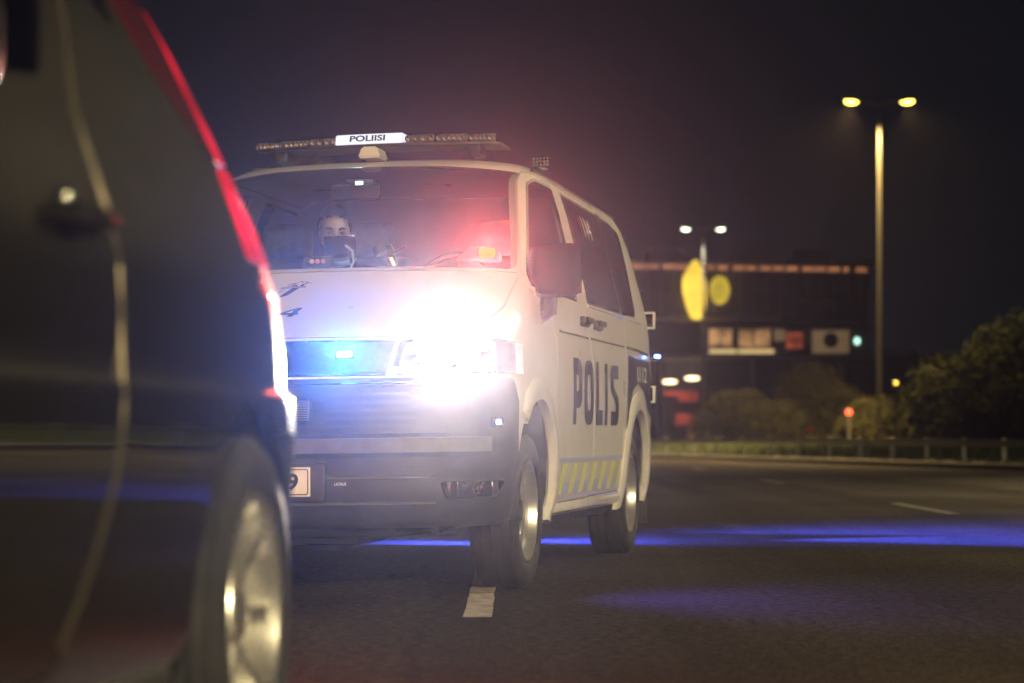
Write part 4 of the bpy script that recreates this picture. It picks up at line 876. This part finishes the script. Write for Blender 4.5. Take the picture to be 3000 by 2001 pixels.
# alloy wheel
TY2 = frombm(tyre_bm(.33, .205, .218)); TY2.materials.append(M['rubber'])
bm = bmesh.new(); rr = .222
lathe(bm, [(-.08, rr - .02), (.07, rr - .012), (.088, rr + .006), (.096, rr + .003), (.092, rr - .012), (.06, rr - .020), (-.08, rr - .028)], 64); RIM2 = frombm(bm); RIM2.materials.append(M['alloy'])
bm = bmesh.new(); rg = [[bm.verts.new((x, y * wd_, r_)) for x, y in ((.028, -1), (.058 + .018 * (r_ > .12), -.7), (.058 + .018 * (r_ > .12), .7), (.028, 1))] for r_, wd_ in ((.03, .017), (.11, .015), (.17, .018), (.206, .030))]
for A_, B_ in zip(rg, rg[1:]):
    for j in range(4): bm.faces.new((A_[j], A_[(j + 1) % 4], B_[(j + 1) % 4], B_[j]))
bmesh.ops.recalc_face_normals(bm, faces=bm.faces); SPK = frombm(bm); SPK.materials.append(M['alloy'])
bm = bmesh.new(); lathe(bm, [(.02, .062), (.064, .056), (.074, .03), (.076, 0)], 28); CAP2 = frombm(bm); CAP2.materials.append(M['alloy'])
for sg in (1, -1):
    for v0 in (0, -2.6):
        wz = empty('wheel', (sg * .800, v0 + .05, .33)); wz.parent = car; wz.rotation_euler = (R(11), 0, 0 if sg > 0 else math.pi)
        for nm, me in (('tyre', TY2), ('rim', RIM2), ('hub_cap', CAP2), ('brake_disc', DISC)): link(nm, me, None, wz)
        for k in range(7):
            s_ = link('spoke', SPK, None, wz, 30); s_.rotation_euler = (2 * math.pi * k / 7, 0, 0)
bm = bmesh.new(); box(bm, (0, -1.3, .25), (1.1, 3.9, .14), .03); obj('underbody', bm, M['black_plastic'], car)
bm = bmesh.new(); box(bm, (.62, .52, .32), (.26, .02, .24), .008); obj('mud_flap', bm, M['black_plastic'], car)

# ------------------------------------------------------------------ street lamps
M['lampA'] = emit('lamp_yellow_lit', (1, .74, .10), 9); M['lampB'] = emit('lamp_white_lit', (.95, 1, .72), 6)
def street_lamp(x, y, h, label, power, col, ma, mb, sep=.78, cone=144):
    r = empty('street_lamp', (x, y, 0), 0, label, 'street lamp', 'twin street lamps along the road')
    bm = bmesh.new(); tube(bm, [(0, 0, 0), (0, 0, h * .3), (0, 0, h - .35)], [.065, .058, .045], 14); obj('pole', bm, M['pole'], r)
    bm = bmesh.new(); tube(bm, [(-sep * .8, 0, h + .06), (-sep * .3, 0, h), (0, 0, h - .08), (sep * .3, 0, h), (sep * .8, 0, h + .06)], .035, 8); obj('arm', bm, M['pole'], r)
    for sg in (-1, 1):
        bm = bmesh.new(); box(bm, (sg * sep, 0, h + .09), (.52, .26, .11), .04, Matrix.Rotation(R(-sg * 7), 3, 'Y'), 3); hd_ = obj('lamp_head', bm, M['pole'], r)
        bm = bmesh.new(); sphere_grid(bm, lambda d: (sg * sep + d[0] * .20, d[1] * .12, h + .03 + d[2] * .095), 20, 10); obj('lamp_glass', bm, ma if sg < 0 else mb, hd_)
        spot('lamp_light', (sg * sep, 0, h - .08), (sg * .35, 0, -1), power, col, cone, .4, .12, hd_)
WARM = (1, .80, .42)
street_lamp(10.3, 64, 10, 'tall twin-headed street lamp at right, nearest to the guard rail', 22000, (1, .66, .22), M['lampA'], M['lampA'])
street_lamp(8.68, 103.6, 10, 'farther twin-headed street lamp in front of the yellow signs', 6000, (1, .86, .62), M['lampB'], M['lampB'])
street_lamp(12.6, 24, 10, 'twin-headed street lamp standing outside the right edge of the view, beside the van', 9000, WARM, M['lampA'], M['lampA'])
street_lamp(14.0, -24, 10, 'twin-headed street lamp standing behind the viewer on the right', 96000, WARM, M['lampA'], M['lampA'], cone=172)

# ------------------------------------------------------------------ guard rail
def along(pts, step):
    out = []; d = 0
    for a, b in zip(pts, pts[1:]):
        a, b = Vector(a), Vector(b); L_ = (b - a).length
        while d < L_: out.append(a + (b - a) * d / L_); d += step
        d -= L_
    return out
GR = [(p[0] + 1.1, p[1]) for p in EDGE[2:10]]
rail = empty('guard_rail', (*GR[0], .1), 0, 'long low steel guard rail along the far edge of the road', 'guard rail')
def relrail(o): o.location = (-GR[0][0], -GR[0][1], -.1); return o
o_ = sweep('rail', [tuple(p) for p in along(GR, 1.0)], [(-.03, .44), (-.05, .50), (-.03, .56), (.03, .56), (.03, .44)], M['steel'], rail); relrail(o_)
bm = bmesh.new(); box(bm, (0, 0, .22), (.07, .10, .56), .008); POST = frombm(bm); POST.materials.append(M['steel'])
for p in along(GR, 2.0):
    if 26 < p.y < 100: o_ = link('post', POST, None, rail, 0); o_.location = (p.x - GR[0][0], p.y - GR[0][1], 0)

# ------------------------------------------------------------------ plants
M['leaf'] = mat('shrub_leaves', (.016, .019, .005), .95, vary=.3, scale=2.5, col2=(.008, .009, .004), spec=0.); M['leaf3'] = mat('olive_leaves', (.050, .050, .018), .95, vary=.3, scale=2.5, col2=(.03, .027, .012), spec=0.); M['leaf2'] = mat('tree_leaves', (.26, .15, .06), .6, vary=.3, scale=2.5, col2=(.10, .07, .03)); M['bark'] = mat('bark', (.06, .045, .035), .9, vary=.3, scale=8, bump=.6, bscale=20)
def foliage(seed, lumps, n, size):
    rnd = random.Random(seed); vs_, fs = [], []
    for k in range(n):
        c, r = rnd.choices(lumps, [l[1][0] * l[1][1] * l[1][2] for l in lumps])[0]
        d = Vector((rnd.gauss(0, 1), rnd.gauss(0, 1), rnd.gauss(0, 1))).normalized() * (rnd.random() ** .28) * rnd.uniform(.85, 1.12)
        p = Vector((c[0] + d.x * r[0], c[1] + d.y * r[1], max(.06, c[2] + d.z * r[2])))
        a = Vector((rnd.gauss(0, 1), rnd.gauss(0, 1), rnd.gauss(0, .8))).normalized(); b = a.orthogonal().normalized(); s = size * rnd.uniform(.6, 1.4)
        b = (b * math.cos(k) + a.cross(b) * math.sin(k)); i = len(vs_); vs_ += [p - a * s, p + b * s * .45, p + a * s, p - b * s * .45]; fs.append((i, i + 1, i + 2, i + 3))
    me = bpy.data.meshes.new('crown'); me.from_pydata([tuple(v) for v in vs_], [], fs); return me
def shrub(name, x, y, w, h, seed, label, n=17000, leaf='leaf', size=.06, d=None, cat='shrub', grp='shrubs behind the guard rail'):
    r = empty(name, (x, y, .15), 0, label, cat, grp); rnd = random.Random(seed); lumps = []; d = d or w * .6
    for k in range(11):
        a = rnd.uniform(-1, 1); hh = h * (1 - .45 * abs(a) ** 1.6) * rnd.uniform(.72, 1.0); rr = h * rnd.uniform(.16, .30)
        lumps.append(((a * w * .42, rnd.uniform(-.3, .3) * d, max(rr, hh - rr)), (rr * 1.15, rr, rr)))
    lumps.append(((0, 0, h * .32), (w * .46, d * .4, h * .33)))
    link('crown', foliage(seed, lumps, n, size), M[leaf], r, 0)
    bm = bmesh.new()
    for k in range(6): tube(bm, [(rnd.uniform(-.2, .2), rnd.uniform(-.2, .2), -.1), (rnd.uniform(-.25, .25) * w, rnd.uniform(-.2, .2) * d, h * .35), (rnd.uniform(-.35, .35) * w, rnd.uniform(-.3, .3) * d, h * .7)], [.05, .03, .012], 6)
    obj('stem', bm, M['bark'], r)
shrub('shrub', 7.9, 76, 3.2, 2.5, 1, 'low shrub left of the others, beside the base of the farther street lamp', leaf='leaf3')
shrub('shrub', 10.2, 78, 4.2, 3.1, 2, 'tallest rounded shrub in the middle of the row behind the guard rail', leaf='leaf3')
shrub('shrub', 11.2, 71, 2.4, 1.9, 3, 'small shrub just left of the nearest street lamp pole', 12000, 'leaf3')
shrub('shrub', 12.4, 62, 3.6, 3.4, 4, 'broad olive shrub just right of the nearest street lamp pole', 20000)
shrub('shrub', 14.3, 61, 4.2, 4.4, 5, 'tall shrub at the right edge of the picture', 26000)
shrub('shrub', 13.4, 58.5, 5.0, 2.3, 6, 'wide low dark shrub in front of the tall one at the right edge', 20000)
def tree(x, y, h, w, seed, label):
    r = empty('tree', (x, y, 0), 0, label, 'tree', 'trees far behind the vehicles'); rnd = random.Random(seed); lumps = []
    for k in range(16): a = rnd.uniform(0, 6.28); q = rnd.uniform(.2, 1); lumps.append(((math.cos(a) * w * .4 * q, math.sin(a) * w * .4 * q, h * rnd.uniform(.5, .92)), (w * .17, w * .17, h * .09)))
    link('crown', foliage(seed, lumps, 5200, .17), M['leaf2'], r, 0); bm = bmesh.new(); tube(bm, [(0, 0, -.1), (.1, 0, h * .3), (0, .1, h * .6), (.1, 0, h * .85)], [.22, .16, .10, .03], 10)
    for c, q in lumps[:9]: tube(bm, [(0, 0, h * .4), (c[0] * .5, c[1] * .5, h * .55), c], [.08, .05, .02], 6)
    obj('trunk', bm, M['bark'], r)
tree(-7.3, 62, 8.5, 4.6, 11, 'brownish lamplit tree rising behind the van roof at left')
vs_, fs = [], []; rnd = random.Random(5); pts = along(EDGE[3:9], .25)
for k in range(26000):
    p = rnd.choice(pts); q = rnd.uniform(.2, 7.5) if k % 3 else rnd.uniform(1.5, 4.5); x = p.x + q + rnd.uniform(-.3, .3); y = p.y + rnd.uniform(-.4, .4) + q * .2; z0 = .08 + q * .018; h_ = rnd.uniform(.06, .16) * (2.6 if q > 2.2 else 1); a = rnd.uniform(0, 6.28); dx, dy = math.cos(a) * .022, math.sin(a) * .022; i = len(vs_)
    vs_ += [(x - dx, y - dy, z0), (x + dx, y + dy, z0), (x + rnd.uniform(-.05, .05), y + rnd.uniform(-.05, .05), z0 + h_)]; fs.append((i, i + 1, i + 2))
me = bpy.data.meshes.new('grass'); me.from_pydata(vs_, [], fs); M['grass'] = mat('grass', (.07, .10, .02), .7, vary=.25, scale=1.2)
tag(link('grass', me, M['grass'], None, 0), 'unmown dark grass on the verge around the guard rail', 'grass', kind='stuff')

# ------------------------------------------------------------------ building with posters
M['facade'] = mat('dark_facade', (.10, .09, .095), .7, vary=.2, scale=.8); M['band'] = mat('pale_band', (.42, .36, .32), .6, vary=.1); M['mullion'] = mat('mullion', (.16, .14, .13), .5)
M['strip'] = emit('lit_clerestory', (1, .40, .16), .36, .25, .6); M['poster_a'] = emit('lit_poster_cream', (1, .52, .20), .30, .9, .9); M['poster_b'] = emit('lit_poster_red', (1, .18, .07), .22, .8, 1.2); M['poster_c'] = emit('lit_poster_pale', (1, .64, .30), .11, .2, 1.); M['poster_d'] = mat('poster_dark', (.02, .02, .025), .6)
M['light_strip'] = emit('light_strip', (1, .70, .28), .70); M['ceiling_lit'] = emit('canopy_lamp_lit', (1, .76, .42), 4.5); M['red_lit'] = emit('red_shopfront', (1, .13, .06), .30, .6, .5); M['green_lit'] = emit('green_sign', (.5, 1, .75), 2.2); M['glassy'] = mat('dark_glazing', (.015, .015, .02), .12, coat=.5, vary=.2)
BY = 130; K = BY / 6686
def bx(px): return (px - 1500) * K
def bz(row): return CAM_H + (1275.2 - row) * K
bld = empty('shopping_building', (0, BY, 0), 0, 'long dark two-storey building with lit roof strip and posters', 'building')
X0, X1 = -34, bx(2548)
def bbox(name, px0, px1, r0, r1, m, parent=bld, dep=.12, y=0, bev=.01):
    return boxo(name, ((bx(px0) + bx(px1)) / 2, y - dep / 2, (bz(r0) + bz(r1)) / 2), (abs(bx(px1) - bx(px0)), dep, abs(bz(r0) - bz(r1))), m, parent, bev)
boxo('wall', ((X0 + X1) / 2, 9, bz(800) / 2), (X1 - X0, 18, bz(800)), M['facade'], bld, .05)
boxo('roof', ((X0 + X1) / 2 + .2, 9, bz(768) - .0), (X1 - X0 + .6, 18.6, .14), M['mullion'], bld, .03)
for a, b in ((1851, 1890), (1895, 1928), (1940, 1976), (1981, 2012), (2068, 2093), (2101, 2132), (2147, 2180), (2185, 2216), (2226, 2257), (2264, 2295), (2303, 2336), (2349, 2382), (2387, 2417), (2425, 2458), (2471, 2486), (2507, 2537)):
    rr_ = 780 + (a - 1850) * .017; bbox('roof_window', a, b, rr_ - 6.5, rr_ + 6.5, M['strip'], dep=.10, y=-.05)
for i in range(20): bbox('roof_window', 1800 - i * 46, 1838 - i * 46, 773, 786, M['strip'], dep=.10, y=-.05)
for i in range(18): bbox('mullion', 1856 + i * 39, 1860 + i * 39, 792, 925, M['mullion'], dep=.16, y=-.003)
rndb = random.Random(3)
M['panel'] = mat('facade_panel', (.085, .08, .088), .55, vary=.25, scale=.5)
for i in range(26):
    for r0, r1 in ((795, 858), (862, 928)):
        a = 1500 + i * 40; bbox('facade_panel', a + 1, a + 38.5, r0, r1, M['panel'], dep=.05 + rndb.uniform(0, .04), y=-.002)
for px in (1960, 2230, 2410): boxo('roof_unit', (bx(px), 5, bz(768) + .55), (2.2, 1.6, 1.0), M['mullion'], bld, .05)
bbox('facade_band', 1300, 2285, 931, 942, M['band'], dep=.25); bbox('facade_band', 2285, 2548, 941, 947, M['mullion'], dep=.25)
bbox('facade_rib', 2345, 2435, 878, 886, M['band'], dep=.15); bbox('poster_backing', 2068, 2500, 955, 1046, M['poster_d'], dep=.2)
for (a, b, r0, r1, m_) in ((2076, 2108, 964, 1018, 'poster_a'), (2111, 2143, 966, 1018, 'poster_a'), (2163, 2205, 965, 1018, 'poster_a'), (2208, 2255, 965, 1018, 'poster_a'), (2266, 2300, 966, 1000, 'poster_c'), (2303, 2350, 975, 1020, 'poster_b'), (2377, 2486, 968, 1036, 'poster_c')):
    bbox('poster', a, b, r0, r1, M[m_], dep=.06, y=-.21)
for a, b in ((2076, 2156), (2161, 2266)): bbox('light_strip', a, b, 1024, 1036, M['light_strip'], dep=.08, y=-.21)
bm = bmesh.new(); bmesh.ops.create_circle(bm, cap_ends=True, radius=22 * K, segments=28)
for v in bm.verts: v.co = Vector((bx(2432) + v.co.x, -.285, bz(997) + v.co.y))
obj('poster_disc', bm, M['poster_d'], bld, 0); bbox('green_sign', 2503, 2517, 990, 1008, M['green_lit'], dep=.2, y=-.05, bev=.08)
bbox('canopy', 1300, 2545, 1046, 1058, M['band'], dep=3.0, bev=.03); bbox('cornice', 2545, 2680, 1028, 1036, M['mullion'], dep=.5); boxo('side_wing', (bx(2545) + 3.2, 6, bz(1040) / 2), (6.2, 10, bz(1040)), M['facade'], bld, .03)
for i in range(16): bbox('shop_window', 1890 - i * 62, 1946 - i * 62, 1130, 1268, M['glassy'], dep=.06, y=-.002)
for px in (1700, 1830, 1925, 2060, 2190, 2320, 2450):
    bm = bmesh.new(); tube(bm, [(bx(px), -2.6, 0), (bx(px), -2.6, bz(1056))], .16, 12); obj('column', bm, M['band'], bld)
bbox('red_fascia', 1945, 2044, 1146, 1160, M['red_lit'], dep=.2, y=-.3); bbox('red_fascia', 1985, 2044, 1158, 1176, M['red_lit'], dep=.2, y=-.35); bbox('red_shopfront', 1978, 2010, 1212, 1246, M['red_lit'], dep=.2, y=-.3); bbox('red_shopfront', 2012, 2046, 1215, 1282, M['red_lit'], dep=.2, y=-.3)
for px, rw in ((1957, 1120), (2022, 1110), (1700, 1118), (1600, 1112)):
    bm = bmesh.new(); sphere_grid(bm, lambda d: (bx(px) + d[0] * .42, -1.4 + d[1] * .4, bz(rw) + d[2] * .11), 20, 10); l_ = obj('canopy_lamp', bm, M['ceiling_lit'], bld)
    bm = bmesh.new(); tube(bm, [(bx(px), -1.4, bz(rw)), (bx(px), -1.4, bz(1056))], .04, 6); obj('lamp_rod', bm, M['mullion'], l_)
# two lit yellow signs hung from the facade
M['yellow_sign'] = emit('yellow_sign_lit', (1, .66, .06), 1.25, .25, .5); M['yellow_sign_dim'] = emit('yellow_sign_dim', (.85, .62, .04), .62, .35, .7)
def sign_shape(name, pts, dep, m, label):
    pts = rounded(pts, 14, 3) if len(pts) < 20 else pts
    xs = [bx(p[0]) for p in pts]; zs = [bz(p[1]) for p in pts]; cx = sum(xs) / len(xs); cz = min(zs)
    r = empty(name, (cx, BY - .9, cz), 0, label, 'sign', 'lit yellow signs on the facade')
    me = prism([(x - cx, z - cz) for x, z in zip(xs, zs)], 'front', -dep / 2, dep / 2); bm = bmesh.new(); bm.from_mesh(me); bmesh.ops.bevel(bm, geom=bm.edges[:], offset=.05, segments=1, affect='EDGES'); obj('lit_face', bm, m, r)
    for t_ in (.3, .7):
        h_ = (max(zs) - cz) * t_; bm = bmesh.new(); tube(bm, [(0, dep / 2 - .02, h_), (0, .89, h_)], .05, 6); obj('bracket', bm, M['mullion'], r)
sign_shape('leaf_sign', [(2034, 762), (2046, 778), (2056, 800), (2064, 835), (2064, 890), (2058, 925), (2050, 938), (2022, 938), (2012, 915), (2004, 890), (1995, 850), (1996, 815), (2010, 790), (2022, 772)], .5, M['yellow_sign'], 'tall leaf-shaped yellow lit sign just left of the farther lamp pole')
sign_shape('round_sign', [(2104 + 29 * math.cos(t * math.pi / 14), 853 + 42 * math.sin(t * math.pi / 14)) for t in range(28)], .5, M['yellow_sign_dim'], 'oval yellow lit sign just right of the farther lamp pole')

# ------------------------------------------------------------------ small far lights
M['red_sig'] = emit('red_signal_lit', (1, .06, .02), 9); M['amber_sig'] = emit('amber_lamp_lit', (1, .62, .05), 3.5); M['pink_sig'] = emit('pink_lamp', (.8, .6, 1.0), 2)
def small_signal(x, y, z, m, label, name='signal_post', cat='signal', r_=.085):
    r = empty(name, (x, y, .1), 0, label, cat); bm = bmesh.new(); tube(bm, [(0, 0, -.1), (0, 0, z - .1)], .04, 8); obj('post', bm, M['pole'], r); boxo('housing', (0, .09, z - .1), (r_ * 3, .16, r_ * 4), M['black_plastic'], r, .03)
    bm = bmesh.new(); sphere_grid(bm, lambda d: (d[0] * r_, d[1] * .05, z - .1 + r_ * .6 + d[2] * r_), 16, 10); obj('lamp_lens', bm, m, r)
def at(px, row, y): return ((px - 1500) * y / 6686, y, CAM_H + (1275.2 - row) * y / 6686)
p = at(2487, 1213, 70); small_signal(*p, M['red_sig'], 'small red signal lamp glowing in front of the tallest shrub')
p = at(2625, 1127, 56); small_signal(*p, M['amber_sig'], 'small amber lamp shining through the shrubs at right', 'marker_lamp', 'lamp', .05)
p = at(2305, 1187, 86); far = empty('parked_vehicle', (p[0], p[1], .1), R(90), 'far parked car behind the shrubs, only its tail lamps showing', 'car')
pr = [(-1.9, .25), (-1.95, .6), (-1.8, .85), (-1.0, .95), (-.4, 1.38), (.9, 1.42), (1.6, 1.0), (1.95, .9), (1.98, .3)]
me = prism(pr, 'front', -.82, .82); bm = bmesh.new(); bm.from_mesh(me); bmesh.ops.bevel(bm, geom=bm.edges[:], offset=.08, segments=2, affect='EDGES'); obj('body', bm, M['car_paint'], far)
for sg in (-1, 1):
    bm = bmesh.new(); box(bm, (-1.93, sg * .62, .78), (.08, .14, .10), .03); obj('tail_lamp', bm, M['tail_lit'], far)
    for v0 in (-1.2, 1.25):
        bm = bmesh.new(); lathe(bm, [(-.09, .0), (-.09, .28), (-.07, .31), (.07, .31), (.09, .28), (.09, 0)], 20)
        for v in bm.verts: v.co = Vector((v.co.y + v0, v.co.x + sg * .76, v.co.z + .21))
        obj('wheel', bm, M['rubber'], far)

# ------------------------------------------------------------------ volume added to stand in for lens glare
bm = bmesh.new(); box(bm, (0, 55, 7.5), (240, 210, 17.2)); hz = obj('glare_haze', bm, None, None, 0)
hm = bpy.data.materials.new('glare_haze'); hm.use_nodes = True; nt = hm.node_tree
for n in list(nt.nodes): nt.nodes.remove(n)
out = N(nt, 'ShaderNodeOutputMaterial'); pv = N(nt, 'ShaderNodeVolumePrincipled'); pv.inputs['Color'].default_value = (.94, .84, 1.0, 1); pv.inputs['Density'].default_value = .00028; pv.inputs['Anisotropy'].default_value = .95  # violet tint puts the purple cast of the glare into the volume colour
nt.links.new(pv.outputs[0], out.inputs['Volume']); hz.data.materials.append(hm); tag(hz, 'added thin volume that stands in for lens glare around the lamps', 'glare_haze', kind='stuff')
